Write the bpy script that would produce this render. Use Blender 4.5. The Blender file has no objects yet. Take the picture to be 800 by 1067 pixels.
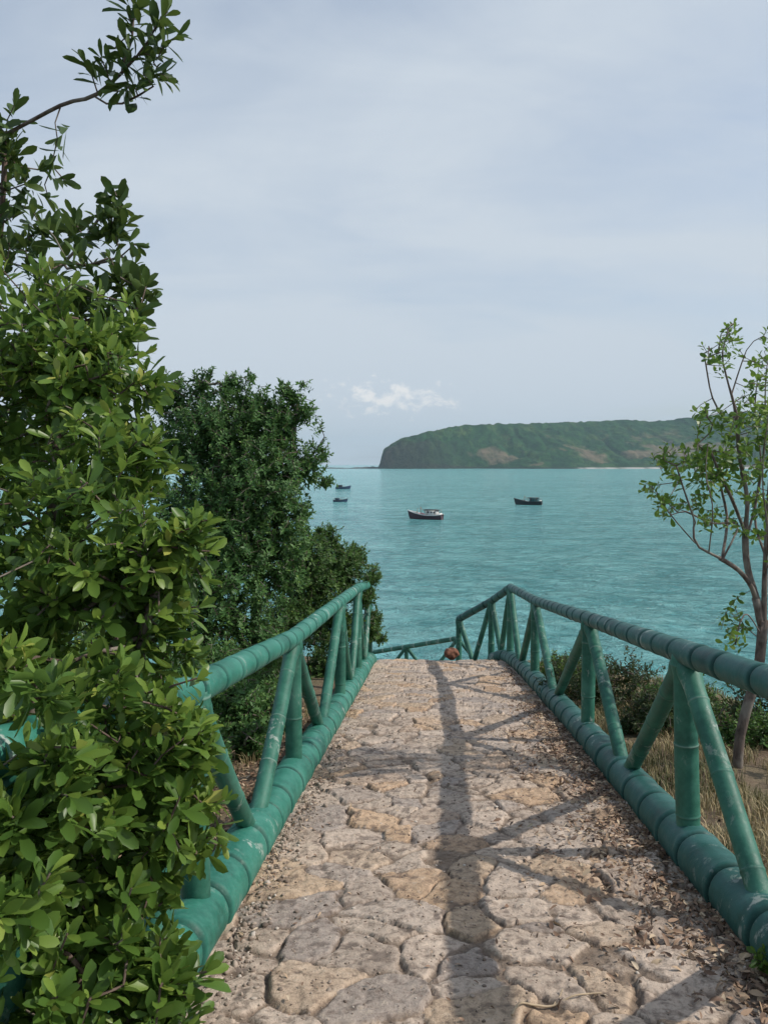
import bpy, math, random
import numpy as np
from mathutils import Vector
R = math.radians
rng = np.random.default_rng(7)
random.seed(7)
scene = bpy.context.scene
C = scene.collection

# ------------------------------------------------------------------ camera, world, sun, exposure
F = 820.0; HOR = 483.0; PITCH = math.atan((533.5 - HOR) / F)
cd = bpy.data.cameras.new('camera'); cam = bpy.data.objects.new('camera', cd); C.objects.link(cam)
cd.sensor_fit = 'VERTICAL'; cd.sensor_height = 36.0; cd.lens = F / 1067 * 36.0
cd.clip_start = 0.05; cd.clip_end = 60000
cam.location = (0, 0, 0); cam.rotation_euler = (math.pi / 2 - PITCH, 0, 0)
scene.camera = cam

SUN_EL = R(43); SUN_AZ = R(93.5)
SEA = -20.0
w = bpy.data.worlds.new('World'); scene.world = w; w.use_nodes = True
nt = w.node_tree; nt.nodes.clear()
def N(nt, t, **kw):
    n = nt.nodes.new(t)
    for k, v in kw.items():
        if k.startswith('i_'): n.inputs[k[2:]].default_value = v
        else: setattr(n, k, v)
    return n
def M_(nt, op, a, b=None, clamp=False):
    n = nt.nodes.new('ShaderNodeMath'); n.operation = op; n.use_clamp = clamp
    for i, v in enumerate((a, b)):
        if v is None: continue
        if isinstance(v, (int, float)): n.inputs[i].default_value = v
        else: nt.links.new(v, n.inputs[i])
    return n.outputs[0]
def ramp(nt, fac, stops, interp='LINEAR'):
    n = nt.nodes.new('ShaderNodeValToRGB'); n.color_ramp.interpolation = interp
    cr = n.color_ramp
    cr.elements.remove(cr.elements[1]); cr.elements[0].position = stops[0][0]
    for k, (p, c) in enumerate(stops):
        e = cr.elements[0] if k == 0 else cr.elements.new(p)
        e.color = (c[0], c[1], c[2], 1) if not isinstance(c, (int, float)) else (c, c, c, 1)
    nt.links.new(fac, n.inputs[0]); return n.outputs[0]
def mix(nt, f, a, b, bt='MIX'):
    n = nt.nodes.new('ShaderNodeMix'); n.data_type = 'RGBA'; n.blend_type = bt
    for s, v in ((n.inputs[0], f), (n.inputs[6], a), (n.inputs[7], b)):
        if isinstance(v, (int, float)): s.default_value = v
        elif isinstance(v, tuple): s.default_value = (*v[:3], 1)
        else: nt.links.new(v, s)
    return n.outputs[2]
def noise(nt, vec, scale, detail=4, rough=.55, dist=0.0, out='Fac'):
    n = nt.nodes.new('ShaderNodeTexNoise'); n.inputs['Scale'].default_value = scale
    n.inputs['Detail'].default_value = detail; n.inputs['Roughness'].default_value = rough
    n.inputs['Distortion'].default_value = dist
    if vec is not None: nt.links.new(vec, n.inputs['Vector'])
    return n.outputs[out]
def mapping(nt, vec, sc=(1, 1, 1), loc=(0, 0, 0), rot=(0, 0, 0)):
    n = nt.nodes.new('ShaderNodeMapping'); n.inputs['Scale'].default_value = sc
    n.inputs['Location'].default_value = loc; n.inputs['Rotation'].default_value = rot
    nt.links.new(vec, n.inputs['Vector']); return n.outputs[0]

sky = N(nt, 'ShaderNodeTexSky', sky_type='NISHITA', sun_disc=False)
sky.sun_elevation = SUN_EL; sky.sun_rotation = SUN_AZ; sky.altitude = 20
sky.air_density = 1.0; sky.dust_density = 2.0; sky.ozone_density = 1.5
tc = N(nt, 'ShaderNodeTexCoord')
sx = N(nt, 'ShaderNodeSeparateXYZ'); nt.links.new(tc.outputs['Generated'], sx.inputs[0])
zc = M_(nt, 'MAXIMUM', sx.outputs[2], 0.0)
den = M_(nt, 'ADD', zc, 0.22)
cx = M_(nt, 'DIVIDE', sx.outputs[0], den); cy = M_(nt, 'DIVIDE', sx.outputs[1], den)
cb = N(nt, 'ShaderNodeCombineXYZ'); nt.links.new(cx, cb.inputs[0]); nt.links.new(cy, cb.inputs[1])
v1 = mapping(nt, cb.outputs[0], (0.75, 1.0, 1), (3.1, 0.4, 0), (0, 0, R(28)))
n1 = noise(nt, v1, 0.9, 7, .5, .5)
v2 = mapping(nt, cb.outputs[0], (1.1, 2.4, 1), (0.3, 1.4, 0), (0, 0, R(-38)))
n2 = noise(nt, v2, 1.5, 8, .6, 1.0)
nn = M_(nt, 'ADD', M_(nt, 'MULTIPLY', n1, .76), M_(nt, 'MULTIPLY', n2, .24))
low = M_(nt, 'MULTIPLY', M_(nt, 'SUBTRACT', 0.42, zc), 0.45)
veil = ramp(nt, M_(nt, 'ADD', nn, low), [(0.34, 0.30), (0.64, 1.0)])
col = mix(nt, veil, sky.outputs[0], (4.05, 4.52, 5.05))
# one small cumulus low over the bay
ax = M_(nt, 'DIVIDE', sx.outputs[0], M_(nt, 'MAXIMUM', sx.outputs[1], 0.05))
az = M_(nt, 'DIVIDE', sx.outputs[2], M_(nt, 'MAXIMUM', sx.outputs[1], 0.05))
cv = N(nt, 'ShaderNodeCombineXYZ'); nt.links.new(ax, cv.inputs[0]); nt.links.new(az, cv.inputs[1])
pn = noise(nt, mapping(nt, cv.outputs[0], (1, 1.6, 1)), 38, 7, .6, .3)
dx = M_(nt, 'DIVIDE', M_(nt, 'SUBTRACT', ax, 0.004), 0.100)
dz = M_(nt, 'DIVIDE', M_(nt, 'SUBTRACT', az, 0.083), 0.026)
rr = M_(nt, 'SQRT', M_(nt, 'ADD', M_(nt, 'MULTIPLY', dx, dx), M_(nt, 'MULTIPLY', dz, dz)))
cm = M_(nt, 'SUBTRACT', M_(nt, 'ADD', 0.62, M_(nt, 'MULTIPLY', M_(nt, 'SUBTRACT', pn, .5), 3.2)), M_(nt, 'MULTIPLY', rr, .8))
front = M_(nt, 'GREATER_THAN', sx.outputs[1], 0.05)
cmk = M_(nt, 'MULTIPLY', ramp(nt, cm, [(0.0, 0.0), (0.65, 0.85)], 'EASE'), front)
col = mix(nt, cmk, col, (6.2, 6.1, 6.0))
bg = N(nt, 'ShaderNodeBackground'); bg.inputs['Strength'].default_value = 0.12
wo = N(nt, 'ShaderNodeOutputWorld')
nt.links.new(col, bg.inputs[0]); nt.links.new(bg.outputs[0], wo.inputs[0])

sd = bpy.data.lights.new('sun', 'SUN'); sd.energy = 2.9; sd.angle = R(0.8); sd.color = (1.0, .93, .84)
sun = bpy.data.objects.new('sun', sd); C.objects.link(sun)
sdir = Vector((math.sin(SUN_AZ) * math.cos(SUN_EL), math.cos(SUN_AZ) * math.cos(SUN_EL), math.sin(SUN_EL)))
sun.rotation_euler = sdir.to_track_quat('Z', 'Y').to_euler()
scene.view_settings.view_transform = 'Standard'; scene.view_settings.look = 'None'
scene.view_settings.exposure = 0.35; scene.view_settings.gamma = 1.0
scene.render.engine = 'CYCLES'
scene.cycles.max_bounces = 6; scene.cycles.diffuse_bounces = 3; scene.cycles.glossy_bounces = 2
scene.cycles.transmission_bounces = 3; scene.cycles.volume_bounces = 0; scene.cycles.transparent_max_bounces = 8

# ------------------------------------------------------------------ measuring helpers
cP, sP = math.cos(PITCH), math.sin(PITCH)
def ray(px, py):
    X = (px - 400) / F; Y = (533.5 - py) / F
    d = np.array([X, cP + Y * sP, -sP + Y * cP]); return d / d[1]
def P(px, py, d): return ray(px, py) * d            # world point on that sight line, d metres forward
SL = 0.1409; H0 = 1.5; YAW = 0.0525
def plane(y): return -H0 - SL * y
def G(px, py):                                       # where a sight line meets the path
    r = ray(px, py); return r * (H0 / (-r[2] - SL))

# ------------------------------------------------------------------ numpy noise
def _h(ix, iy, s):
    n = (ix.astype(np.int64) * 374761393 + iy.astype(np.int64) * 668265263 + s * 1442695041) & 0xffffffff
    n = ((n ^ (n >> 13)) * 1274126177) & 0xffffffff
    return ((n ^ (n >> 16)) & 0xffffff) / float(0xffffff)
def vn(x, y, s=0):
    ix, iy = np.floor(x), np.floor(y); fx, fy = x - ix, y - iy
    fx = fx * fx * (3 - 2 * fx); fy = fy * fy * (3 - 2 * fy)
    a, b, c, d = _h(ix, iy, s), _h(ix + 1, iy, s), _h(ix, iy + 1, s), _h(ix + 1, iy + 1, s)
    return (a * (1 - fx) + b * fx) * (1 - fy) + (c * (1 - fx) + d * fx) * fy
def fbm(x, y, o=4, s=0, g=.5):
    t = 0; a = 1; n = 0
    for i in range(o): t = t + a * vn(x * 2 ** i + 17.3 * i, y * 2 ** i - 9.1 * i, s + i); n += a; a *= g
    return t / n
def sstep(a, b, x): t = np.clip((x - a) / (b - a), 0, 1); return t * t * (3 - 2 * t)

# ------------------------------------------------------------------ mesh helpers
def link(name, me, parent=None, mat=None):
    o = bpy.data.objects.new(name, me); C.objects.link(o)
    if parent is not None: o.parent = parent
    if mat is not None and me is not None: me.materials.append(mat)
    return o
def mesh_np(name, V, Q=None, T=None, attrs=None, smooth=True):
    V = np.asarray(V, float).reshape(-1, 3); me = bpy.data.meshes.new(name)
    me.vertices.add(len(V)); me.vertices.foreach_set('co', V.ravel())
    loops = []; starts = []; n = 0
    if Q is not None and len(Q):
        Q = np.asarray(Q, np.int32).reshape(-1, 4); loops.append(Q.ravel()); starts.append(np.arange(len(Q)) * 4); n = len(Q) * 4
    if T is not None and len(T):
        T = np.asarray(T, np.int32).reshape(-1, 3); loops.append(T.ravel()); starts.append(n + np.arange(len(T)) * 3)
    L = np.concatenate(loops).astype(np.int32); S = np.concatenate(starts).astype(np.int32)
    me.loops.add(len(L)); me.loops.foreach_set('vertex_index', L)
    me.polygons.add(len(S)); me.polygons.foreach_set('loop_start', S)
    if smooth: me.polygons.foreach_set('use_smooth', np.ones(len(S), bool))
    me.update(calc_edges=True); me.validate()
    for k, a in (attrs or {}).items():
        a = np.asarray(a, float)
        if a.ndim == 1: at = me.attributes.new(k, 'FLOAT', 'POINT'); at.data.foreach_set('value', a)
        else: at = me.attributes.new(k, 'FLOAT_VECTOR', 'POINT'); at.data.foreach_set('vector', a.ravel())
    return me
class MB:
    def __init__(s): s.V = []; s.Q = []; s.T = []; s.A = []; s.n = 0
    def add(s, V, Q=None, T=None, a=None):
        V = np.asarray(V, float).reshape(-1, 3)
        if Q is not None and len(Q): s.Q.append(np.asarray(Q, int).reshape(-1, 4) + s.n)
        if T is not None and len(T): s.T.append(np.asarray(T, int).reshape(-1, 3) + s.n)
        s.V.append(V); s.A.append(np.zeros(len(V)) if a is None else np.broadcast_to(np.asarray(a, float), (len(V),))); s.n += len(V)
    def build(s, name, mat, parent=None, smooth=True):
        me = mesh_np(name, np.concatenate(s.V), np.concatenate(s.Q) if s.Q else None, np.concatenate(s.T) if s.T else None,
                     {'rnd': np.concatenate(s.A)}, smooth)
        return link(name, me, parent, mat)
def tag(o, label=None, cat=None, group=None, kind=None):
    if label: o['label'] = label
    if cat: o['category'] = cat
    if group: o['group'] = group
    if kind: o['kind'] = kind
    return o
def empty(name, loc=(0, 0, 0)):
    o = bpy.data.objects.new(name, None); C.objects.link(o); o.location = tuple(loc); o.empty_display_size = .2; return o
def frames(pts):
    pts = np.asarray(pts, float); t = np.gradient(pts, axis=0); t /= np.linalg.norm(t, axis=1)[:, None] + 1e-12
    ref = np.array([0, 0, 1.]) if abs(t[0][2]) < .9 else np.array([1., 0, 0])
    u = np.cross(ref, t[0]); u /= np.linalg.norm(u); U = []
    for k in range(len(pts)):
        u = u - t[k] * np.dot(u, t[k]); u /= np.linalg.norm(u) + 1e-12; U.append(u)
    U = np.array(U); return t, U, np.cross(t, U)
def sweep(mb, pts, rad, seg=8, a=None, cap=True):
    pts = np.asarray(pts, float); rad = np.broadcast_to(np.asarray(rad, float), (len(pts),)) if np.ndim(rad) < 2 else rad
    t, U, W = frames(pts); n = len(pts); th = np.arange(seg) * 2 * math.pi / seg
    r = rad[:, None] if rad.ndim == 1 else rad
    V = pts[:, None, :] + (np.cos(th)[None, :] * r)[:, :, None] * U[:, None, :] + (np.sin(th)[None, :] * r)[:, :, None] * W[:, None, :]
    i = np.arange(n - 1)[:, None] * seg; j = np.arange(seg)[None, :]; j2 = (j + 1) % seg
    Q = np.stack([i + j, i + j2, i + seg + j2, i + seg + j], -1).reshape(-1, 4)
    V = V.reshape(-1, 3); T = []
    if cap:
        c0 = len(V); V = np.concatenate([V, pts[:1], pts[-1:]])
        for k in range(seg):
            T.append((c0, (k + 1) % seg, k)); T.append((c0 + 1, (n - 1) * seg + k, (n - 1) * seg + (k + 1) % seg))
    A = None
    if a is not None:
        A = np.repeat(np.broadcast_to(np.asarray(a, float), (n,)), seg)
        if cap: A = np.concatenate([A, A[[0]], A[[-1]]])
    mb.add(V, Q, T, A)
def resample(ctrl, step, smooth=True):
    c = np.asarray(ctrl, float)
    if smooth and len(c) > 2:
        p = np.vstack([2 * c[0] - c[1], c, 2 * c[-1] - c[-2]]); out = []
        for k in range(1, len(p) - 2):
            for t in np.linspace(0, 1, 12, endpoint=False):
                a, b, cc, d = p[k - 1], p[k], p[k + 1], p[k + 2]
                out.append(.5 * ((2 * b) + (-a + cc) * t + (2 * a - 5 * b + 4 * cc - d) * t * t + (-a + 3 * b - 3 * cc + d) * t ** 3))
        out.append(c[-1]); c = np.array(out)
    s = np.concatenate([[0], np.cumsum(np.linalg.norm(np.diff(c, axis=0), axis=1))])
    m = max(2, int(s[-1] / step) + 1); q = np.linspace(0, s[-1], m)
    return np.stack([np.interp(q, s, c[:, k]) for k in range(3)], 1), q
_tn = [0]
def ringed(name, ctrl, r, spacing, parent, mat, smooth=True, lip=.030, groove=.11, seg=28, thin=False):
    """a concrete rail cast like bamboo: sleeves with a lip and a dark groove between them"""
    _tn[0] += 1; ph = random.random() * spacing
    pts, q = resample(ctrl, .03, smooth)
    L = q[-1]; extra = []
    k = ph
    rings = []
    while k < L:
        rings.append(k); k += spacing * random.uniform(.82, 1.2)
    offs = np.array([-.03, -.022, -.015, -.010, -.005, 0.0, .005, .010, .016, .023, .032, .045]) if not thin else np.array([-.012, -.006, -.002, .002, .006, .012])
    qs = np.sort(np.concatenate([q] + [g + offs for g in rings])); qs = np.clip(qs, 0, L)
    qs = np.unique(np.round(qs, 4))
    P3 = np.stack([np.interp(qs, q, pts[:, k]) for k in range(3)], 1)
    rad = np.full(len(qs), r); A = np.zeros(len(qs))
    prev = 0; edges = [0] + rings + [L]
    for a_, b_ in zip(edges[:-1], edges[1:]):
        m = (qs >= a_) & (qs <= b_); t = (qs[m] - a_) / max(b_ - a_, 1e-6)
        rad[m] = r * (1 + random.uniform(-.025, .025) + (0.03 if not thin else .0) * (1 - t))
    for g in rings:
        d = qs - g
        if thin:
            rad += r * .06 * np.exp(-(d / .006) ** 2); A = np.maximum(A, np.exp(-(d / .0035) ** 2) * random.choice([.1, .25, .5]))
        else:
            rad += r * lip * np.exp(-((d - .034) / .02) ** 2) + r * .02 * np.exp(-((d + .03) / .015) ** 2) - r * groove * np.exp(-(d / .013) ** 2)
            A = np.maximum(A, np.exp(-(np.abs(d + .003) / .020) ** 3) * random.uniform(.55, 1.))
    if thin: rad *= 1 + .30 * np.exp(-(qs / .05) ** 2) + .22 * np.exp(-((L - qs - .06) / .05) ** 2)
    th = np.arange(seg) * 2 * math.pi / seg; s0 = _tn[0] * 13.7
    X, Y = np.meshgrid(np.cos(th) * 1.5 + np.sin(th) * .7, qs * 3.1 + s0)
    rad2 = rad[:, None] * (1 + .055 * (fbm(X + 5, Y, 3, 3) - .5) + .02 * (fbm(X * 5, Y * 6, 2, 8) - .5))
    mb = MB(); sweep(mb, P3, rad2, seg, A)
    return mb.build(name, mat, parent)

# ------------------------------------------------------------------ materials
def newmat(name):
    m = bpy.data.materials.new(name); m.use_nodes = True; nt = m.node_tree; nt.nodes.clear()
    o = nt.nodes.new('ShaderNodeOutputMaterial'); b = nt.nodes.new('ShaderNodeBsdfPrincipled')
    nt.links.new(b.outputs[0], o.inputs[0]); return m, nt, b, o
def bump(nt, h, b, dist=.01, strength=1.0, prev=None):
    n = nt.nodes.new('ShaderNodeBump'); n.inputs['Distance'].default_value = dist; n.inputs['Strength'].default_value = strength
    nt.links.new(h, n.inputs['Height'])
    if prev is not None: nt.links.new(prev, n.inputs['Normal'])
    if b is not None: nt.links.new(n.outputs[0], b.inputs['Normal'])
    return n.outputs[0]
def attr(nt, name, vec=False):
    n = nt.nodes.new('ShaderNodeAttribute'); n.attribute_name = name; return n.outputs['Vector' if vec else 'Fac']
def simple(name, c, rough=.6, metal=0., var=.15, sc=20):
    m, nt, b, o = newmat(name); g = nt.nodes.new('ShaderNodeNewGeometry')
    n = noise(nt, g.outputs['Position'], sc, 4)
    lo = tuple(x * (1 - var * 1.5) for x in c); hi = tuple(min(1, x * (1 + var)) for x in c)
    nt.links.new(ramp(nt, n, [(.3, lo), (.7, hi)]), b.inputs['Base Color'])
    b.inputs['Roughness'].default_value = rough; b.inputs['Metallic'].default_value = metal
    return m
def paint_mat(name, base, fade, dark, wear=.5, ringlight=False):
    m, nt, b, o = newmat(name); g = nt.nodes.new('ShaderNodeNewGeometry'); pos = g.outputs['Position']
    n1 = noise(nt, pos, 3.2, 6, .6, .4); n2 = noise(nt, pos, 26, 6, .65)
    c = ramp(nt, n1, [(.32, dark), (.50, base), (.72, fade)])
    c = mix(nt, M_(nt, 'MULTIPLY', ramp(nt, n2, [(.45, 0.), (.62, 1.)]), .35), c, fade)
    # scuffed paint showing bare grey concrete
    n3 = noise(nt, mapping(nt, pos, (1, 1, .6)), 9, 8, .72, .3); n4 = noise(nt, pos, 1.3, 2)
    wr = M_(nt, 'MULTIPLY', ramp(nt, n3, [(.575, 0.), (.62, 1.)]), ramp(nt, n4, [(.44, 0.), (.58, wear)]))
    c = mix(nt, wr, c, (.42, .46, .42))
    # grime and specks
    n5 = noise(nt, pos, 60, 5, .7)
    c = mix(nt, M_(nt, 'MULTIPLY', ramp(nt, n5, [(.60, 0.), (.70, 1.)]), .55), c, (.05, .07, .06))
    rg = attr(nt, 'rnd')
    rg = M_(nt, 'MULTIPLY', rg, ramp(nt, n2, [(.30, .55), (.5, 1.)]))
    c = mix(nt, M_(nt, 'MULTIPLY', rg, .92), c, (.33, .42, .37) if ringlight else (.012, .03, .028))  # rails: groove dirt and shadow line painted dark; posts: pale worn rings
    nt.links.new(c, b.inputs['Base Color'])
    nt.links.new(ramp(nt, n2, [(.3, .42), (.7, .66)]), b.inputs['Roughness'])
    nt.links.new(M_(nt, 'MULTIPLY', M_(nt, 'SUBTRACT', 1.0, rg), .36), b.inputs['Specular IOR Level'])
    p = bump(nt, n3, None, .004, .5); bump(nt, n5, b, .0015, .7, p)
    return m
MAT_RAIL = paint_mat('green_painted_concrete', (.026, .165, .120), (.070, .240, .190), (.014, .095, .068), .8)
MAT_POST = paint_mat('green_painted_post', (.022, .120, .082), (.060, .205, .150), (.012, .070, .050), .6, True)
MAT_RAILR = paint_mat('bluish_green_rail', (.018, .095, .082), (.050, .150, .142), (.010, .052, .048), .6)  # right rails: a darker, bluer green than the left ones

def leaf_mat(name, dark, mid, light, yellow, rough=.38, trans=.28, gain=1.0):
    dark, mid, light, yellow = [tuple(v * gain for v in q) for q in (dark, mid, light, yellow)]
    m, nt, b, o = newmat(name); rn = attr(nt, 'rnd')
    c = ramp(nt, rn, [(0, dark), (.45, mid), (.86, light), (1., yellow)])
    g = nt.nodes.new('ShaderNodeNewGeometry')
    n = noise(nt, g.outputs['Position'], 35, 3)
    c = mix(nt, .35, c, mix(nt, n, c, mid), 'MIX')
    under = mix(nt, .22, c, (.12, .19, .07))
    c2 = mix(nt, g.outputs['Backfacing'], c, under)
    nt.links.new(c2, b.inputs['Base Color']); b.inputs['Roughness'].default_value = rough
    b.inputs['Specular IOR Level'].default_value = .32
    t = nt.nodes.new('ShaderNodeBsdfTranslucent'); nt.links.new(mix(nt, .5, c, light, 'MIX'), t.inputs[0])
    ms = nt.nodes.new('ShaderNodeMixShader'); ms.inputs[0].default_value = trans
    nt.links.new(b.outputs[0], ms.inputs[1]); nt.links.new(t.outputs[0], ms.inputs[2]); nt.links.new(ms.outputs[0], o.inputs[0])
    return m
LEAF_NEAR = leaf_mat('broad_leaf', (.024, .060, .016), (.080, .155, .028), (.215, .305, .055), (.44, .44, .11), .36, .38, 1.2)
LEAF_UP = leaf_mat('upper_leaf', (.022, .050, .014), (.055, .100, .022), (.120, .175, .035), (.24, .28, .07))
LEAF_DARK = leaf_mat('small_dark_leaf', (.020, .052, .018), (.046, .105, .030), (.105, .190, .050), (.18, .26, .07), .5, .28, 1.6)
LEAF_MID = leaf_mat('small_mid_leaf', (.022, .056, .016), (.050, .110, .026), (.110, .190, .040), (.18, .25, .06), .5, .27, 1.3)
LEAF_TREE = leaf_mat('young_leaf', (.030, .070, .018), (.09, .18, .03), (.21, .33, .055), (.34, .42, .10), .4, .35)
LEAF_SCRUB = leaf_mat('scrub_leaf', (.022, .040, .016), (.038, .070, .022), (.085, .11, .034), (.16, .15, .06), .55, .25)
def bark_mat(name, a, b_):
    m, nt, b, o = newmat(name); g = nt.nodes.new('ShaderNodeNewGeometry')
    v = mapping(nt, g.outputs['Position'], (1, 1, .35)); n = noise(nt, v, 28, 7, .65, .4); n2 = noise(nt, g.outputs['Position'], 5, 3)
    c = ramp(nt, n, [(.3, a), (.7, b_)]); c = mix(nt, M_(nt, 'MULTIPLY', ramp(nt, n2, [(.5, 0.), (.62, 1.)]), .5), c, (.30, .28, .24))
    nt.links.new(c, b.inputs['Base Color']); b.inputs['Roughness'].default_value = .9; bump(nt, n, b, .01, .8); return m
BARK = bark_mat('brown_bark', (.055, .036, .028), (.17, .12, .095))
BARK_RED = bark_mat('grey_brown_bark', (.055, .042, .036), (.20, .155, .13))
BARK_DARK = bark_mat('dark_bark', (.04, .03, .022), (.10, .075, .055))

# ------------------------------------------------------------------ terrain
def uof(x, y): return x - YAW * y
Y_CREST = 13.7
def terrain_z(x, y):
    u = uof(x, y)
    yy = np.maximum(y, -3.0)
    z = plane(yy) + np.maximum(0, -3 - y) * .05
    out = np.maximum(0, u - 1.7) + np.maximum(0, -u - 1.6)
    crest = Y_CREST - np.clip((u - 1.7) * 1.5, 0, 4.5)
    z = z - .55 * np.maximum(0, u - 3.5) ** 1.05 - .42 * np.maximum(0, -u - 3.2) ** 1.02
    z = z - .26 * np.maximum(0, y - crest) - .14 * np.maximum(0, y - 24)
    edge = sstep(-1.15, -.92, u) * (1 - sstep(1.42, 1.62, u)) * sstep(-4, -3.9, y)
    z = z - .14 * edge
    nz = (fbm(x * .7, y * .7, 4, 11) - .5) * .22 * np.minimum(1, out + .1) + (fbm(x * .12, y * .12, 4, 19) - .5) * np.clip(out - 2, 0, 8) * .5
    return np.maximum(z + nz, -34)
def grid_mesh(name, xs, ys, zf, extra=None):
    X, Y = np.meshgrid(xs, ys); Z = zf(X, Y); nx, ny = len(xs), len(ys)
    V = np.stack([X, Y, Z], -1).reshape(-1, 3)
    i = np.arange(ny - 1)[:, None] * nx + np.arange(nx - 1)[None, :]
    Q = np.stack([i, i + 1, i + nx + 1, i + nx], -1).reshape(-1, 4)
    return mesh_np(name, V, Q, None, extra(X, Y, Z) if extra else None)
sx_ = np.sinh(np.linspace(-1, 1, 300) * 5.2) / math.sinh(5.2) * 420
sy_ = np.sinh(np.linspace(-.45, 1, 300) * 4.6) / math.sinh(4.6) * 260 + 5
m, nt, b, o = newmat('dry_earth'); g = nt.nodes.new('ShaderNodeNewGeometry'); pos = g.outputs['Position']
n1 = noise(nt, pos, 1.2, 6, .6); n2 = noise(nt, pos, 22, 7, .7); n3 = noise(nt, pos, 90, 4, .7)
c = ramp(nt, n1, [(.35, (.15, .10, .065)), (.5, (.21, .155, .095)), (.66, (.13, .125, .055))])
c = mix(nt, M_(nt, 'MULTIPLY', ramp(nt, n2, [(.35, 0.), (.65, 1.)]), .6), c, (.075, .05, .034))
c = mix(nt, M_(nt, 'MULTIPLY', ramp(nt, n3, [(.58, 0.), (.64, 1.)]), .5), c, (.34, .26, .18))
nt.links.new(c, b.inputs['Base Color']); b.inputs['Roughness'].default_value = .95
bump(nt, n2, b, .03, .9)
MAT_EARTH = m
ter = link('hillside_ground', grid_mesh('hillside_ground', sx_, sy_, terrain_z), None, MAT_EARTH); tag(ter, kind='structure')

# ------------------------------------------------------------------ stone path
U0, U1 = -1.05, 1.56
def stones(u, v):
    """irregular flagstones: returns height and stone colour parameters"""
    wu = u + (fbm(u * 3, v * 3, 3, 31) - .5) * .20; wv = v + (fbm(u * 3 + 9, v * 3, 3, 41) - .5) * .20
    cs = .27; a = wu / cs; bb = wv / (cs * .95); ia, ib = np.floor(a), np.floor(bb)
    f1 = np.full(u.shape, 9.); f2 = f1.copy(); id1 = np.zeros(u.shape); id2 = np.zeros(u.shape); ca = a * 0; cb_ = a * 0
    for dx in (-2, -1, 0, 1, 2):
        for dy in (-2, -1, 0, 1, 2):
            gx, gy = ia + dx, ib + dy; jx = gx + _h(gx, gy, 5); jy = gy + _h(gx, gy, 6)
            wgt = _h(gx, gy, 9) * .62
            d = np.hypot(a - jx, bb - jy) - wgt * .6; hid = _h(gx, gy, 7); hid2 = _h(gx, gy, 8)
            m1 = d < f1
            f2 = np.where(m1, f1, np.minimum(f2, d))
            id1 = np.where(m1, hid, id1); id2 = np.where(m1, hid2, id2)
            ca = np.where(m1, a - jx, ca); cb_ = np.where(m1, bb - jy, cb_)
            f1 = np.where(m1, d, f1)
    e = (f2 - f1) * cs
    e = e + (fbm(u * 14, v * 14, 4, 61) - .5) * .058
    fill = fbm(u * 1.7, v * 1.7, 3, 77)                        # how far earth and mortar fill the joints
    jw = .012 + .034 * np.clip((fill - .48) * 4, 0, 1)
    top = sstep(jw * .3, jw + .012, e); shallow = .66 + .34 * sstep(.35, .6, fbm(u * 2.3 + 4, v * 2.3, 2, 78))
    h = top * shallow * (.012 + .016 * id1) + top * ((id2 - .5) * .035 * ca + (id1 - .5) * .035 * cb_)
    crack = np.abs(fbm(u * 3.4, v * 3.4, 4, 91) - .5); crk = np.exp(-(crack / .012) ** 2) * sstep(.45, .6, fbm(u * 1.3, v * 1.3, 2, 95))
    h = h + (fbm(u * 2.4, v * 2.4, 3, 51) - .5) * .040 + (fbm(u * 8, v * 12, 5, 52, .6) - .5) * .014 + (fbm(u * 38, v * 38, 4, 53) - .5) * .011
    pit = sstep(.66, .74, fbm(u * 17, v * 17, 3, 54)); h = h - pit * .003 - crk * .007
    return h, (1 - (1 - top) * (.35 + .65 * shallow)) * (1 - .6 * crk), id1, id2, pit
def path_pt(u, v): return u + YAW * v, v
us = np.linspace(U0, U1, 330)
vs = [1.2]
while vs[-1] < 14.0: vs.append(vs[-1] + .0085 * max(1, (vs[-1] / 3.0) ** 1.5))
vs = np.array([-3.9, -3, -2, -1, 0, .5, .9] + vs)
Ug, Vg = np.meshgrid(us, vs); hh, tp, i1, i2, pit = stones(Ug, Vg)
def path_base(v):
    z = plane(v); return z - .5 * np.clip(v - 13.4, 0, 9) ** 2 * .7
Z = path_base(Vg) + hh - .02
V = np.stack([Ug + YAW * Vg, Vg, Z], -1).reshape(-1, 3); nx, ny = len(us), len(vs)
ii = np.arange(ny - 1)[:, None] * nx + np.arange(nx - 1)[None, :]
Q = np.stack([ii, ii + 1, ii + nx + 1, ii + nx], -1).reshape(-1, 4)
pm = mesh_np('stone_path', V, Q, None, {'top': tp.ravel(), 'ida': i1.ravel(), 'idb': i2.ravel(), 'pit': pit.ravel()})
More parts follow.
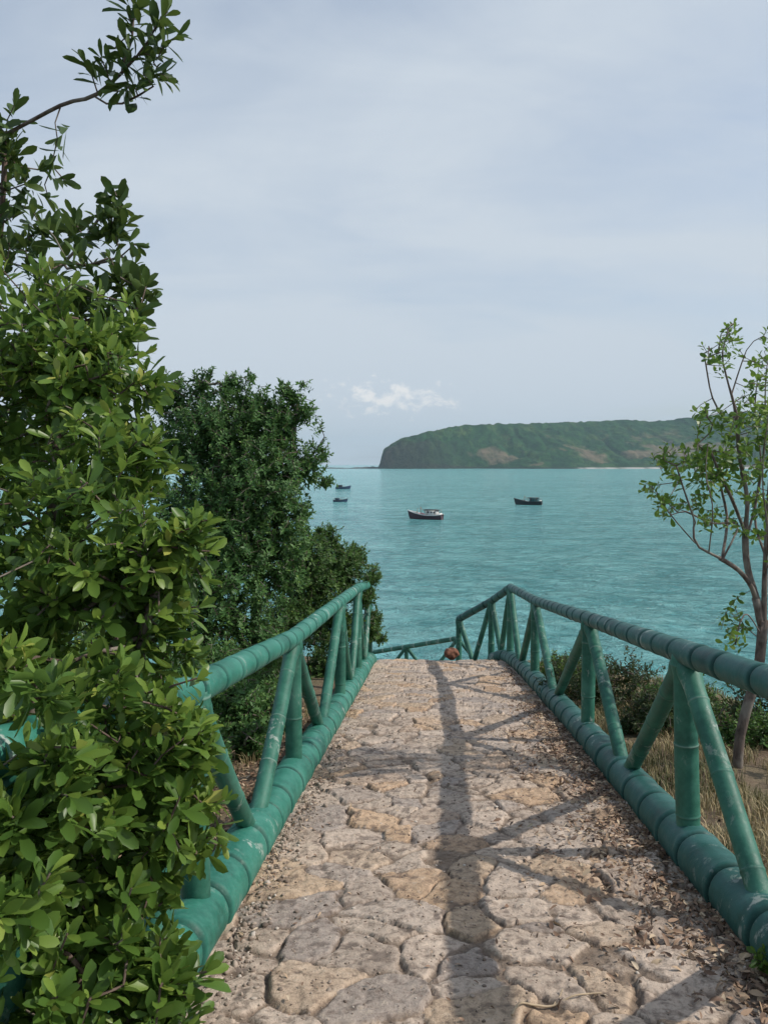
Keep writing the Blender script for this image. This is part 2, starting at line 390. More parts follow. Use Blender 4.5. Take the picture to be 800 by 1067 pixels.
def stone_mat(name, simple_attr=False):
    m, nt, b, o = newmat(name); g = nt.nodes.new('ShaderNodeNewGeometry'); pos = g.outputs['Position']
    ida, idb, top, pt = attr(nt, 'ida'), attr(nt, 'idb'), attr(nt, 'top'), attr(nt, 'pit')
    c = ramp(nt, ida, [(0, (.37, .29, .225)), (.2, (.57, .47, .385)), (.36, (.46, .37, .29)), (.5, (.29, .255, .235)), (.62, (.55, .455, .375)), (.74, (.50, .36, .23)), (.82, (.40, .33, .28)), (.9, (.54, .36, .21)), (1, (.46, .30, .18))])
    n1 = noise(nt, pos, 3.6, 8, .70, .7); n2 = noise(nt, pos, 24, 7, .7, .3); n3 = noise(nt, pos, 110, 5, .7)
    c = mix(nt, .30, c, ramp(nt, n1, [(.30, (.21, .17, .14)), (.43, (.43, .345, .275)), (.58, (.62, .515, .42)), (.74, (.44, .35, .28))]))
    c = mix(nt, M_(nt, 'MULTIPLY', ramp(nt, n2, [(.34, 1.), (.52, 0.)]), .72), c, (.125, .092, .072))
    n6 = noise(nt, mapping(nt, pos, (.7, 1.6, 1)), 11, 6, .75, .6)
    c = mix(nt, M_(nt, 'MULTIPLY', ramp(nt, n6, [(.33, 1.), (.43, 0.)]), .6), c, (.105, .078, .062))
    c = mix(nt, M_(nt, 'MULTIPLY', ramp(nt, n2, [(.56, 0.), (.68, 1.)]), .5), c, (.62, .52, .41))
    c = mix(nt, M_(nt, 'MULTIPLY', ramp(nt, n3, [(.56, 0.), (.66, 1.)]), .45), c, (.09, .07, .06))
    c = mix(nt, M_(nt, 'MULTIPLY', pt, .6), c, (.10, .078, .068))
    dirt = ramp(nt, n3, [(.35, (.07, .050, .038)), (.65, (.21, .155, .11))])
    c = mix(nt, ramp(nt, M_(nt, 'ADD', top, M_(nt, 'MULTIPLY', M_(nt, 'SUBTRACT', n2, .5), .5)), [(.15, 1.), (.60, 0.)]), c, mix(nt, .30, dirt, c))
    nt.links.new(c, b.inputs['Base Color']); b.inputs['Roughness'].default_value = .92
    b.inputs['Specular IOR Level'].default_value = .2
    p = bump(nt, n2, None, .013, .9); bump(nt, n3, b, .004, .9, p)
    return m
MAT_STONE = stone_mat('worn_path_stone')
po = link('stone_path', pm, None, MAT_STONE); tag(po, kind='structure')

# steps that go on down beyond the crest
mb = MB()
for k in range(22):
    y0 = 14.0 + k * .44; z1 = plane(14.0) - .30 - k * .165; xl, xr = -1.0 + YAW * y0 - k * .02, 1.45 + YAW * y0 - k * .02
    n = 14
    xs = np.linspace(xl, xr, n); jit = (np.array([random.uniform(-.015, .015) for _ in xs]))
    V = []
    for xx, jj in zip(xs, jit): V += [(xx, y0 + jj, z1 - .2), (xx, y0 + jj, z1 + jj), (xx, y0 + .46, z1 + jj), (xx, y0 + .46, z1 - .2)]
    Q = []
    for q in range(n - 1):
        for r_ in range(3): Q.append((q * 4 + r_, (q + 1) * 4 + r_, (q + 1) * 4 + r_ + 1, q * 4 + r_ + 1))
    mb.add(V, Q)
st = mb.build('stone_steps', simple('step_stone', (.30, .25, .2), .9, 0, .3, 9), None, False); tag(st, kind='structure')

# ------------------------------------------------------------------ sea
m, nt, b, o = newmat('bay_water'); g = nt.nodes.new('ShaderNodeNewGeometry'); pos = g.outputs['Position']
big = noise(nt, mapping(nt, pos, (.5, 1.6, 1)), .012, 6, .6, .5); med = noise(nt, mapping(nt, pos, (.45, 1.5, 1), rot=(0, 0, R(8))), .09, 6, .6, .3)
c = ramp(nt, M_(nt, 'ADD', M_(nt, 'MULTIPLY', big, .55), M_(nt, 'MULTIPLY', med, .45)), [(.34, (.16, .47, .48)), (.52, (.22, .58, .58)), (.68, (.28, .64, .63))])
w1 = noise(nt, mapping(nt, pos, (.85, 1, 1), rot=(0, 0, R(14))), .30, 7, .68, 1.2)
w2 = noise(nt, mapping(nt, pos, (.9, 1, 1), rot=(0, 0, R(-18))), .085, 6, .62, .8)
c = mix(nt, ramp(nt, M_(nt, 'ADD', M_(nt, 'MULTIPLY', w1, .6), M_(nt, 'MULTIPLY', w2, .4)), [(.42, .80), (.54, 0.)]), c, (.060, .330, .340))  # dark wave faces painted into the colour, standing for their dimmer reflection
nt.links.new(c, b.inputs['Base Color']); b.inputs['Roughness'].default_value = .12; b.inputs['IOR'].default_value = 1.33
b.inputs['Specular IOR Level'].default_value = .5
p = bump(nt, w2, None, 7., 1.); bump(nt, w1, b, 2.6, 1.0, p)
MAT_SEA = m
a = np.linspace(0, 2 * math.pi, 97)[:-1]; rs = [30, 60, 120, 300, 800, 2000, 5000, 12000]
V = [(0, 0, SEA)] + [(r * math.cos(t), r * math.sin(t), SEA) for r in rs for t in a]; n = 96
T = [(0, 1 + k, 1 + (k + 1) % n) for k in range(n)]
Q = [(1 + j * n + k, 1 + (j + 1) * n + k, 1 + (j + 1) * n + (k + 1) % n, 1 + j * n + (k + 1) % n) for j in range(len(rs) - 1) for k in range(n)]
sea = link('sea', mesh_np('sea', V, Q, T), None, MAT_SEA); tag(sea, kind='structure')

# ------------------------------------------------------------------ headland across the bay
D0 = 3000.
pxs = np.array([391, 395, 397, 400, 408, 421, 450, 480, 520, 560, 600, 650, 680, 720, 740, 800, 900, 1100, 1500])
pys = np.array([487, 486, 477, 468, 461.5, 456, 449, 443.5, 441.5, 441, 440, 437.5, 439.5, 435, 432.5, 427, 420, 418, 430])
X = np.linspace(-110, 3200, 460); T_ = np.linspace(0, 1, 150)
Xg, Tg = np.meshgrid(X, T_)
ridgeY = D0 + 150 + 650 * sstep(0, 1200, Xg)
base_y = D0 + 60 * (fbm(Xg / 260, Xg * 0, 3, 5) - .5) + 130 * np.exp(-((Xg - 350) / 150) ** 2) + 90 * sstep(0, -110, Xg)
Yg = base_y + (ridgeY - base_y) * Tg ** .9
ridge_px = 400 + Xg / ridgeY * F
rz = 20 + (HOR - np.interp(ridge_px, pxs, pys)) / F * ridgeY
rz = np.maximum(rz, 3)
cliff = 1 - sstep(40, 420, Xg)
prof = (1 - cliff) * (np.where(Tg < .06, Tg / .06 * .05, .05 + .95 * ((Tg - .06) / .94) ** 1.02)) + cliff * (1 - (1 - Tg) ** 4.5)
Zr = rz * prof
Zr += (fbm(Xg / 170, Yg / 150, 5, 71) - .5) * 42 * np.sin(math.pi * np.clip(Tg, 0, 1)) * (.4 + .6 * (1 - cliff))
Zr += (fbm(Xg / 22, Yg / 22, 3, 72) - .5) * 13 * sstep(.05, .2, Tg)
Zr -= np.exp(-(np.abs(fbm(Xg / 210 + 3, Yg / 420, 3, 75) - .5) / .03) ** 2) * 15 * sstep(.04, .25, Tg) * (1 - sstep(.85, 1., Tg))
Zr -= np.exp(-(np.abs(fbm(Xg / 90 + 3, Yg / 200, 3, 76) - .5) / .04) ** 2) * 5 * sstep(.04, .25, Tg) * (1 - sstep(.85, 1., Tg))
Zr += -(np.abs(fbm(Xg / 26, Yg / 60, 3, 73) - .5)) * 40 * cliff * sstep(0, .1, Tg) * (1 - sstep(.75, 1, Tg))
Zr = np.where(Tg < .004, -2, Zr)
hz = SEA + np.maximum(Zr, -2)
# back slope down behind the ridge
Xb, Tb = np.meshgrid(X, np.linspace(.1, 1, 12)); Yb = ridgeY[:1] + Tb * 900; zb = SEA + (Zr[-1][None, :] * (1 - Tb ** 1.5)) - 3
Xg = np.vstack([Xg, Xb]); Yg = np.vstack([Yg, Yb]); hz = np.vstack([hz, zb]); 
Tf = np.vstack([Tg, Tb * 0 + 1])
h_px = 400 + Xg / Yg * F; h_py = HOR - (hz) / Yg * F
soil = np.maximum(sstep(.47, .60, fbm(Xg / 120, Yg / 90, 4, 81) + .28 * np.exp(-((h_px - 505) / 45) ** 2 - ((h_py - 472) / 9) ** 2)
                    + .30 * np.exp(-((h_px - 690) / 60) ** 2 - ((h_py - 470) / 8) ** 2) - .16), 0) * (1 - sstep(.55, .9, Tf))
beach = (1 - sstep(.02, .045, Tf)) * sstep(.60, .80, fbm(Xg / 70, Yg * 0, 4, 4) * .7 + .45 * sstep(520, 640, h_px)) * sstep(500, 560, h_px)
rock = (np.vstack([cliff, Xb * 0]) * (1 - sstep(.5, .8, Tf + .25 * fbm(Xg / 30, Yg / 30, 3, 83))) + (1 - sstep(.02, .05, Tf)) * (1 - np.clip(beach, 0, 1)))
nx = len(X); ny = Xg.shape[0]; ii = np.arange(ny - 1)[:, None] * nx + np.arange(nx - 1)[None, :]
Q = np.stack([ii, ii + 1, ii + nx + 1, ii + nx], -1).reshape(-1, 4)
hm = mesh_np('headland', np.stack([Xg, Yg, hz], -1).reshape(-1, 3), Q, None, {'soil': soil.ravel(), 'beach': beach.ravel(), 'rock': np.clip(rock, 0, 1).ravel()})
m, nt, b, o = newmat('headland_scrub'); g = nt.nodes.new('ShaderNodeNewGeometry'); pos = g.outputs['Position']
n1 = noise(nt, mapping(nt, pos, (1, .45, 1)), .012, 6, .6); n2 = noise(nt, mapping(nt, pos, (1, .35, 1)), .045, 8, .75)
c = ramp(nt, n1, [(.3, (.012, .046, .020)), (.5, (.026, .086, .030)), (.7, (.075, .125, .042))])
c = mix(nt, M_(nt, 'MULTIPLY', ramp(nt, n2, [(.42, 1.), (.58, 0.)]), .7), c, (.007, .026, .013))
c = mix(nt, M_(nt, 'MULTIPLY', attr(nt, 'soil'), ramp(nt, n2, [(.35, .25), (.6, .95)])), c, (.20, .155, .105))
c = mix(nt, M_(nt, 'MULTIPLY', attr(nt, 'rock'), .8), c, ramp(nt, n2, [(.35, (.014, .016, .014)), (.7, (.055, .052, .044))]))
c = mix(nt, attr(nt, 'beach'), c, (.50, .48, .44))
nt.links.new(c, b.inputs['Base Color']); b.inputs['Roughness'].default_value = 1.; b.inputs['Specular IOR Level'].default_value = 0.05
bump(nt, n2, b, 12, .9)
hd = link('headland', hm, None, m); tag(hd, kind='structure')
# low reef of rocks running left from the point
xs = np.linspace(-560, -10, 160); ys = np.linspace(3050, 3160, 16)
def reef_z(x, y):
    e = np.sin(math.pi * (y - 3050) / 110)
    return SEA - 2 + e * (3.2 + 8.0 * (fbm(x / 35, y / 35, 4, 15) - .40) + 5 * sstep(-160, -10, x)) * sstep(-560, -480, x)
rf = link('reef', grid_mesh('reef', xs, ys, reef_z), None, simple('reef_rock', (.06, .06, .055), .9, 0, .3, .05)); tag(rf, kind='structure')

# ------------------------------------------------------------------ haze
hzm = bpy.data.materials.new('air_haze'); hzm.use_nodes = True; nt = hzm.node_tree; nt.nodes.clear()
o_ = nt.nodes.new('ShaderNodeOutputMaterial'); pv = nt.nodes.new('ShaderNodeVolumePrincipled')
pv.inputs['Color'].default_value = (.60, .82, .95, 1); pv.inputs['Density'].default_value = .00007; pv.inputs['Anisotropy'].default_value = .0
nt.links.new(pv.outputs[0], o_.inputs['Volume'])
hb = 13000.; zb0, zb1 = -40., 420.
V = [(-hb, -hb, zb0), (hb, -hb, zb0), (hb, hb, zb0), (-hb, hb, zb0), (-hb, -hb, zb1), (hb, -hb, zb1), (hb, hb, zb1), (-hb, hb, zb1)]
haze = link('haze', mesh_np('haze', V, [(0, 3, 2, 1), (4, 5, 6, 7), (0, 1, 5, 4), (1, 2, 6, 5), (2, 3, 7, 6), (3, 0, 4, 7)], smooth=False), None, hzm)
tag(haze, kind='stuff', label='thin pale sea haze over the bay', cat='haze')

# ------------------------------------------------------------------ railings
RT, RB, RP, RD = .064, .120, .060, .050
def railing(name, label, joints, mids, kmat, pmat, near_ext, braces):
    """joints: list of (ground point, top point). mids: ground points between joints where braces meet."""
    root = empty(name, joints[0][0]); inv = np.array(root.location)
    tag(root, label, 'railing')
    top = [np.array(t) - inv for _, t in joints]; bot = [np.array(g) - inv for g, _ in joints]
    return root, inv, top, bot
def part_tube(name, a, b_, r, root, mat, spacing=.42, **k):
    a = np.array(a, float); b_ = np.array(b_, float); mid = (a + b_) / 2 + np.array([random.uniform(-.006, .006) for _ in range(3)])
    return ringed(name, [a, mid, b_], r, spacing, root, mat, True, thin=True, seg=20, **k)

# right railing: (ground px, ground py, top-rail py) read from the photo, as real places along the path edge
def joint_right(d, u, top_z): 
    g_ = np.array([u + YAW * d, d, plane(d)]); return g_, np.array([g_[0], d, top_z])
def topz(px, py, d): return ray(px, py)[2] * d
def build_right():
    J = []
    spec = [(2.0, 1.40, None), (4.05, 1.40, (716, 680)), (6.9, 1.455, (611, 645)), (10.6, 1.50, (558, 626)), (13.3, 1.46, (532, 612))]
    for d, u, t in spec:
        gx = u + YAW * d; z = plane(d) + 1.08 if t is None else topz(t[0], t[1], d)
        J.append((np.array([gx, d, plane(d)]), np.array([gx - (.045 if d < 5 else 0.), d, z])))
    R5 = P(512, 626, 14.7); R6 = P(478, 645, 15.7)
    root = empty('railing', J[1][0]); inv = J[1][0]; tag(root, 'green bamboo-style concrete railing along the right edge of the stone path', 'railing')
    J[0][1][2] = J[1][1][2] + (topz(800, 706, 3.17) - J[1][1][2]) / (4.05 - 3.17) * 2.05
    pre = J[0][1] + (J[0][1] - J[1][1]) * 1.1
    tops = [pre] + [t for _, t in J]
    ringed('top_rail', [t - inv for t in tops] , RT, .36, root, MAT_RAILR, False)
    # short sloping piece that goes on down beside the steps
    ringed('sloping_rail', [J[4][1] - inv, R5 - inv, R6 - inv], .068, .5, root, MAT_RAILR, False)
    g5 = np.array([R5[0], R5[1], plane(14.) - .35]); g6 = np.array([R6[0], R6[1], plane(14.) - .75])
    base = [J[0][0] + (J[0][0] - J[1][0]) * 1.1] + [j for j, _ in J]
    lift = np.array([0, 0, .055])
    last = J[4][0] + np.array([-.18, .55, -.16])
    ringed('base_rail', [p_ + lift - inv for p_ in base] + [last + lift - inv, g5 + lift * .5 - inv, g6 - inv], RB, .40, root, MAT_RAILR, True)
    mids = [G(0, 0) * 0] * 0
    meet = [3.05, 5.45, 8.75, 12.0]
    def gp(d):
        u = np.interp(d, [2, 4.05, 6.9, 10.6, 13.3], [1.40, 1.40, 1.455, 1.50, 1.46]); return np.array([u + YAW * d, d, plane(d) + .09])
    for k, (g_, t_) in enumerate(J):
        part_tube('post', g_ - inv + (0, 0, .05), t_ - inv, RP, root, MAT_POST)
        if k > 0:
            part_tube('brace', gp(meet[k - 1] + .06) - inv, t_ - inv + (0, -.02, -.05), RD, root, MAT_POST)
        if k < 4:
            part_tube('brace', gp(meet[k] - .06) - inv, t_ - inv + (0, .02, -.05), RD, root, MAT_POST)
    part_tube('brace', J[4][0] + (-.05, .75, -.1) - inv, J[4][1] - inv, RD, root, MAT_POST)
    part_tube('post', g5 - inv, R5 - inv, .06, root, MAT_POST)
    part_tube('brace', g5 + (.12, -.6, .3) - inv, R5 - inv, .05, root, MAT_POST)
    part_tube('brace', g5 + (-.27, .55, -.1) - inv, R5 - inv, .05, root, MAT_POST)
    part_tube('post', g6 - inv, R6 - inv, .06, root, MAT_POST)
    part_tube('brace', g6 + (.30, -.45, 0.15) - inv, R6 - inv, .05, root, MAT_POST)
build_right()
def build_left():
    uL = -.94
    spec = [(1.55, (20, 778), 1.0), (3.15, (207, 719), 0), (5.55, (310, 665), 0), (8.6, (348, 627), 0), (10.9, (374, 613), 0), (13.0, (391, 609), 0)]
    J = []
    for d, t, f in spec:
        gx = uL + YAW * d; tp_ = ray(*t) * d
        J.append((np.array([gx, d, plane(d)]), np.array([gx, d, tp_[2]])))
    J[0] = (np.array([-.91, 1.75, plane(1.75)]), P(14, 780, 1.93) * (1.75 / 1.93) * 1.06)
    root = empty('railing', J[1][0]); inv = J[1][0]; tag(root, 'green bamboo-style concrete railing on the left edge of the path, half buried in foliage', 'railing')
    pre = J[0][1] + (J[0][1] - J[1][1]) * 1.2
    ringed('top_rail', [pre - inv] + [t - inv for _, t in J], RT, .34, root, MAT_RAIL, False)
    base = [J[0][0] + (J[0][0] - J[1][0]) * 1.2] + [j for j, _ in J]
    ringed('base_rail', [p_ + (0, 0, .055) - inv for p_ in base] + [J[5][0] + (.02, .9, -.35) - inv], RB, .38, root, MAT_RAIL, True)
    meet = [2.5, 4.2, 7.0, 9.8, 12.0]
    def gp(d, u=-.94): return np.array([u + YAW * d, d, plane(d) + .09])
    for k, (g_, t_) in enumerate(J):
        part_tube('post', g_ - inv + (0, 0, .05), t_ - inv, RP, root, MAT_POST)
        if k > 0: part_tube('brace', gp(meet[k - 1] + .06) - inv, t_ - inv + (0, -.02, -.05), RD, root, MAT_POST)
        if k < 5: part_tube('brace', gp(meet[k] - .06) - inv, t_ - inv + (0, .02, -.05), RD, root, MAT_POST)
build_left()
def build_lower():
    a_ = P(372, 682.5, 21.5); b_ = P(477, 665, 19.0); jm = a_ + (b_ - a_) * .52
    root = empty('railing', b_ + (0, 0, -1.1)); inv = np.array(root.location)
    tag(root, 'thin dark green handrail on the lower steps, seen just beyond the end of the path', 'railing')
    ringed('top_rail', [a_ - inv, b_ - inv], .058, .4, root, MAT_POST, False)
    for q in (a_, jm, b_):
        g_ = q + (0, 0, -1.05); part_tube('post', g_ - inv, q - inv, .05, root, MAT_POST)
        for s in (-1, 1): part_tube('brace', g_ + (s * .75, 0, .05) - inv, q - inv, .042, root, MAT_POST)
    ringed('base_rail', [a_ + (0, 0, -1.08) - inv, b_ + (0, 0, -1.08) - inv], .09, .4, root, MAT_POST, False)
build_lower()

# rust red stone at the foot of the end post
def rock_mesh(name, r, seed, sc=(1, 1, 1), sub=20):
    th = np.linspace(0, math.pi, sub); ph = np.linspace(0, 2 * math.pi, sub * 2, endpoint=False)
    TH, PH = np.meshgrid(th, ph, indexing='ij')
    x, y, z = np.sin(TH) * np.cos(PH), np.sin(TH) * np.sin(PH), np.cos(TH)
    rr = r * (1 + .9 * (fbm(x * 1.6 + z + 7, y * 1.6 - z + seed, 4, seed) - .5))
    V = np.stack([x * rr * sc[0], y * rr * sc[1], z * rr * sc[2]], -1).reshape(-1, 3); n = sub * 2
    i = np.arange(sub - 1)[:, None] * n; j = np.arange(n)[None, :]; j2 = (j + 1) % n
    return mesh_np(name, V, np.stack([i + j, i + n + j, i + n + j2, i + j2], -1).reshape(-1, 4))
rk = link('boulder', rock_mesh('boulder', .115, 5, (1.15, .9, .95)), None, simple('rust_red_stone', (.20, .085, .05), .85, 0, .5, 18))
rk.location = tuple(P(470, 681, 13.75)); tag(rk, 'small rust red stone at the far end of the path beside the last railing post', 'stone')

# ------------------------------------------------------------------ foliage engine
def norm(a): return a / (np.linalg.norm(a, axis=-1, keepdims=True) + 1e-9)
def leaves(pos, dirs, nrm, L, W, rnd, detail=True, curl=.25):
    """many leaves at once; pos base point, dirs along the leaf, nrm upper-face normal"""
    n = len(pos); side = norm(np.cross(dirs, nrm)); nrm = norm(np.cross(side, dirs))
    L = np.broadcast_to(L, n)[:, None]; W = np.broadcast_to(W, n)[:, None]
    if detail:
        st = [(.0, .05, 0), (.30, .30, 1), (.62, .50, 1), (.88, .36, 1), (1., .0, 0)]
        cr = rng.uniform(-.1, 1., n)[:, None] * curl
        pts = []
        def mid(t): return pos + dirs * L * (t - .12 * cr * t * t) - nrm * L * cr * (t ** 2) * .9
        V = [mid(0)]
        fold = rng.uniform(.05, .32, n)[:, None]
        for t, wd, _ in st[1:4]:
            c = mid(t); e = W * wd
            V += [c - side * e + nrm * e * fold * 1.6, c, c + side * e + nrm * e * fold * 1.6]
        V.append(mid(1.))
        k = len(V); A = np.stack(V, 1).reshape(-1, 3); o_ = np.arange(n)[:, None] * k
        T = np.concatenate([o_ + np.array([[0, 2, 1]]), o_ + np.array([[0, 3, 2]]), o_ + np.array([[7, 8, 10]]), o_ + np.array([[8, 9, 10]])])
        Qs = [[1, 2, 5, 4], [2, 3, 6, 5], [4, 5, 8, 7], [5, 6, 9, 8]]
        Qd = np.concatenate([o_ + np.array([q]) for q in Qs])
        return A, Qd, T, np.repeat(rnd, k)
    fold = rng.uniform(.0, .5, n)[:, None]
    a0 = pos; m1 = pos + dirs * L * .5 - side * W * .5 + nrm * W * .3 * fold; m2 = pos + dirs * L * .5 + side * W * .5 + nrm * W * .3 * fold
    t1 = pos + dirs * L - nrm * L * .15
    A = np.stack([a0, m1, t1, m2], 1).reshape(-1, 3); o_ = np.arange(n)[:, None] * 4
    T = np.concatenate([o_ + np.array([[0, 2, 1]]), o_ + np.array([[0, 3, 2]])])
    return A, None, T, np.repeat(rnd, 4)
def grow(limbs, tips, jit=.04, sag=0.0):
    """connect every tip to the nearest existing wood; returns list of polylines with radius counts"""
    nodes = []; parent = []
    for l in limbs:
        base = None
        l = np.asarray(l); pts, _ = resample(l, .08 if np.linalg.norm(l[-1] - l[0]) < 3 else .15)
        if nodes:
            dd = np.linalg.norm(np.array(nodes) - pts[0], axis=1); base = int(dd.argmin())
        else: base = -1
        for q in pts:
            nodes.append(q); parent.append(base); base = len(nodes) - 1
    cap = len(nodes) + len(tips) * 5
    NA = np.zeros((cap, 3)); n = len(nodes); NA[:n] = nodes; parent = parent + [0] * (cap - n)
    d0 = np.min(np.linalg.norm(tips[:, None, :] - NA[None, :n, :], axis=2), axis=1); order = np.argsort(d0)
    tipn = np.zeros(len(tips), int); tdir = np.zeros((len(tips), 3))
    for t in order:
        tp_ = tips[t]; d = np.linalg.norm(NA[:n] - tp_, axis=1); j = int(d.argmin()); a_ = NA[j]; D = d[j]
        k = int(min(4, max(1, D / .07)))
        for s in range(1, k + 1):
            f = s / k; q = a_ + (tp_ - a_) * f
            if s < k: q = q + rng.normal(0, jit * D * .5, 3) + np.array([0, 0, -sag * D * math.sin(f * math.pi)])
            NA[n] = q; parent[n] = j; j = n; n += 1
        tipn[t] = j
        p_ = NA[parent[j]]; tdir[t] = (tp_ - p_)
    return NA[:n], np.array(parent[:n]), tipn, norm(tdir)
def wood(mb, NA, par, tipr=.003, k=2.4, rmax=.2, seg=5, root_r=None):
    n = len(NA); cnt = np.zeros(n); ch = np.zeros(n, int)
    for i in range(n):
        if par[i] >= 0: ch[par[i]] += 1
    acc = np.where(ch == 0, 1.0, 0.0)
    for i in range(n - 1, -1, -1):
        if par[i] >= 0: acc[par[i]] += acc[i]
    rad = np.minimum(tipr * acc ** (1 / k), rmax)
    # chains
    kids = [[] for _ in range(n)]
    for i in range(n):
        if par[i] >= 0: kids[par[i]].append(i)
    starts = [i for i in range(n) if par[i] < 0]; stack = [(s, None) for s in starts]
    while stack:
        s, pr = stack.pop(); chain = [s] if pr is None else [pr, s]; cur = s
        while kids[cur]:
            ks = sorted(kids[cur], key=lambda q: -acc[q]); 
            for o2 in ks[1:]: stack.append((o2, cur))
            cur = ks[0]; chain.append(cur)
        if len(chain) < 2: continue
        r = rad[chain].copy()
        if pr is not None: r[0] = min(r[0], r[1] * 1.3)
        sweep(mb, NA[chain], r, seg if r.max() < .02 else max(seg, 9), cap=False)
def make_plant(name, label, cat, base, limbs, clumps, ntips, per, L, W, lmat, bmat, detail=True, group=None, up=.5, spread=(35, 80),
               tipr=.003, rmax=.12, shell=(.5, 1.0), twig=.10, extra_tips=None, bright=.0, sag=0., woodk=2.4):
    """clumps: (centre, radius or radii, weight)"""
    root = empty(name, base); inv = np.array(base, float); tag(root, label, cat, group)
    cs = [(np.array(c, float), np.array(r if np.ndim(r) else (r, r, r), float), w_) for c, r, w_ in clumps]
    tips = []; outs = []
    if cs:
        wts = np.array([w_ * np.prod(r) ** .667 for _, r, w_ in cs]); wts /= wts.sum()
        for (c, r, _), q in zip(cs, rng.multinomial(ntips, wts)):
            d = norm(rng.normal(0, 1, (q, 3))); s = rng.uniform(shell[0] ** 2, shell[1] ** 2, q) ** .5
            s = s * (.82 + .36 * rng.random(q) ** 2)
            tips.append(c + d * s[:, None] * r); outs.append(d)
    if extra_tips is not None: 
        e = np.array(extra_tips, float).reshape(-1, 3); tips.append(e); outs.append(norm(e - e.mean(0) + .01))
    tips = np.concatenate(tips); outs = np.concatenate(outs)
    NA, par, tn, td = grow(limbs, tips, .25, sag)
    mb = MB(); wood(mb, NA - inv, par, tipr, woodk, rmax)
    mb.build('trunk', bmat, root)
    # leaves: rosettes round every tip and along the last stretch of twig
    T = len(tips); ax = norm(td * .5 + outs * .5 + np.array([0, 0, up]) + rng.normal(0, .25, (T, 3)))
    idx = np.repeat(np.arange(T), per); n = len(idx); k = np.tile(np.arange(per), T)
    a = ax[idx]; ref = norm(np.cross(a, rng.normal(0, 1, (T, 3))[idx])); ref2 = np.cross(a, ref)
    ang = k * 2.4 + rng.uniform(0, .5, n); pr = ref * np.cos(ang)[:, None] + ref2 * np.sin(ang)[:, None]
    f = k / per                                            # 0 at the tip, 1 further back
    al = np.radians(spread[0] + (spread[1] - spread[0]) * f + rng.normal(0, 12, n))[:, None]
    dirs = norm(a * np.cos(al) + pr * np.sin(al) + np.array([0, 0, -.05]))
    nr = norm(a * np.sin(al) - pr * np.cos(al) + np.array([0, 0, .25]) + rng.normal(0, .15, (n, 3)))
    pos = tips[idx] - a * (twig * f)[:, None]
    sz = rng.uniform(.45, 1.2, n) * (.75 + .35 * np.sin(np.clip(f * 2.2, 0, 3.1)))
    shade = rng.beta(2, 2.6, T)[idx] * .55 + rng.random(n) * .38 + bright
    shade = np.where(k < 3, shade + .24, shade - .04)  # leaves nearest the tip lightened in colour, as lit highlights
    A, Qd, Tt, rv = leaves(pos - inv, dirs, nr, L * sz, W * sz * rng.uniform(.85, 1.15, n), np.clip(shade, 0, 1), detail)
    me = mesh_np('crown', A, Qd, Tt, {'rnd': rv}); link('crown', me, root, lmat)
    return root
def cl(px, py, d, r, w_=1.0): return (P(px, py, d), r, w_)

# ---- the big leafy shrub filling the left foreground
b0 = np.array([-1.75, 2.6, terrain_z(np.array(-1.75), np.array(2.6)) - .05])
near_cl = [cl(50, 355, 2.95, .30, .9), cl(110, 355, 3.0, .18), cl(140, 330, 3.0, .08, 1.2), cl(95, 410, 2.8, .28), cl(150, 400, 2.8, .09, 1.2), cl(20, 420, 2.9, .32, .6), cl(115, 480, 2.55, .21, .8), cl(160, 470, 2.6, .08, 1.2), cl(40, 540, 2.6, .28, .8),
           cl(95, 565, 2.35, .28), cl(165, 575, 2.3, .16), cl(205, 555, 2.25, .08, 1.4), cl(20, 610, 2.35, .32, .8), cl(110, 640, 2.25, .25), cl(172, 620, 2.4, .13), cl(185, 680, 2.4, .07),
           cl(150, 690, 2.25, .13, .8), cl(160, 765, 2.05, .18, 1.1), cl(210, 775, 2.1, .07, 1.2), cl(185, 840, 2.05, .16, 1.1), cl(90, 850, 2.0, .26, 1.2), cl(20, 880, 1.95, .25, 1.2), cl(95, 760, 1.95, .11, 1.1), cl(40, 810, 1.9, .13, 1.2), cl(125, 710, 2.0, .08, 1.),
           cl(165, 905, 2.05, .13, 1.1), cl(228, 870, 2.1, .06, 1.2), cl(70, 960, 1.95, .27, 1.2), cl(140, 985, 1.95, .14, 1.1), cl(175, 1010, 1.9, .10, 1.2), cl(25, 1040, 1.85, .28, 1.1), cl(125, 1060, 1.85, .20, 1.2), cl(185, 1065, 1.85, .08, 1.2),
           cl(-60, 700, 2.2, .45, .6), cl(-70, 950, 1.9, .45, .6), cl(-70, 450, 2.8, .5, .6), cl(60, 1150, 1.7, .35, .8), cl(50, 722, 1.65, .05, 1.1), cl(75, 790, 1.7, .09, 1.2), cl(12, 835, 1.65, .11, 1.3), cl(45, 880, 1.65, .14, 1.2), cl(10, 920, 1.6, .14, 1.2), cl(0, 700, 1.9, .10, .8), cl(100, 740, 2.7, .20, .6), cl(40, 700, 2.9, .35, .6)]
limbs = [[b0, P(20, 900, 2.5), P(30, 750, 2.6), P(50, 600, 2.6), P(60, 450, 2.8), P(70, 330, 2.95)],
         [P(20, 900, 2.5), P(70, 820, 2.3), P(130, 730, 2.3), P(150, 660, 2.3), P(170, 590, 2.3)],
         [b0, P(60, 1000, 2.2), P(120, 920, 2.1), P(170, 860, 2.1)],
         [b0, P(30, 1080, 2.0), P(80, 1040, 1.8)], [P(30, 750, 2.6), P(-30, 650, 2.4), P(-60, 500, 2.6)]]
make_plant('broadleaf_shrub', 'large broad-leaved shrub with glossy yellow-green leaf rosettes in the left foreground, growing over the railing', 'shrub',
           b0, limbs, near_cl, 1950, 11, .077, .027, LEAF_NEAR, BARK, spread=(22, 82), tipr=.0026, rmax=.05, twig=.07, shell=(.45, 1.0))
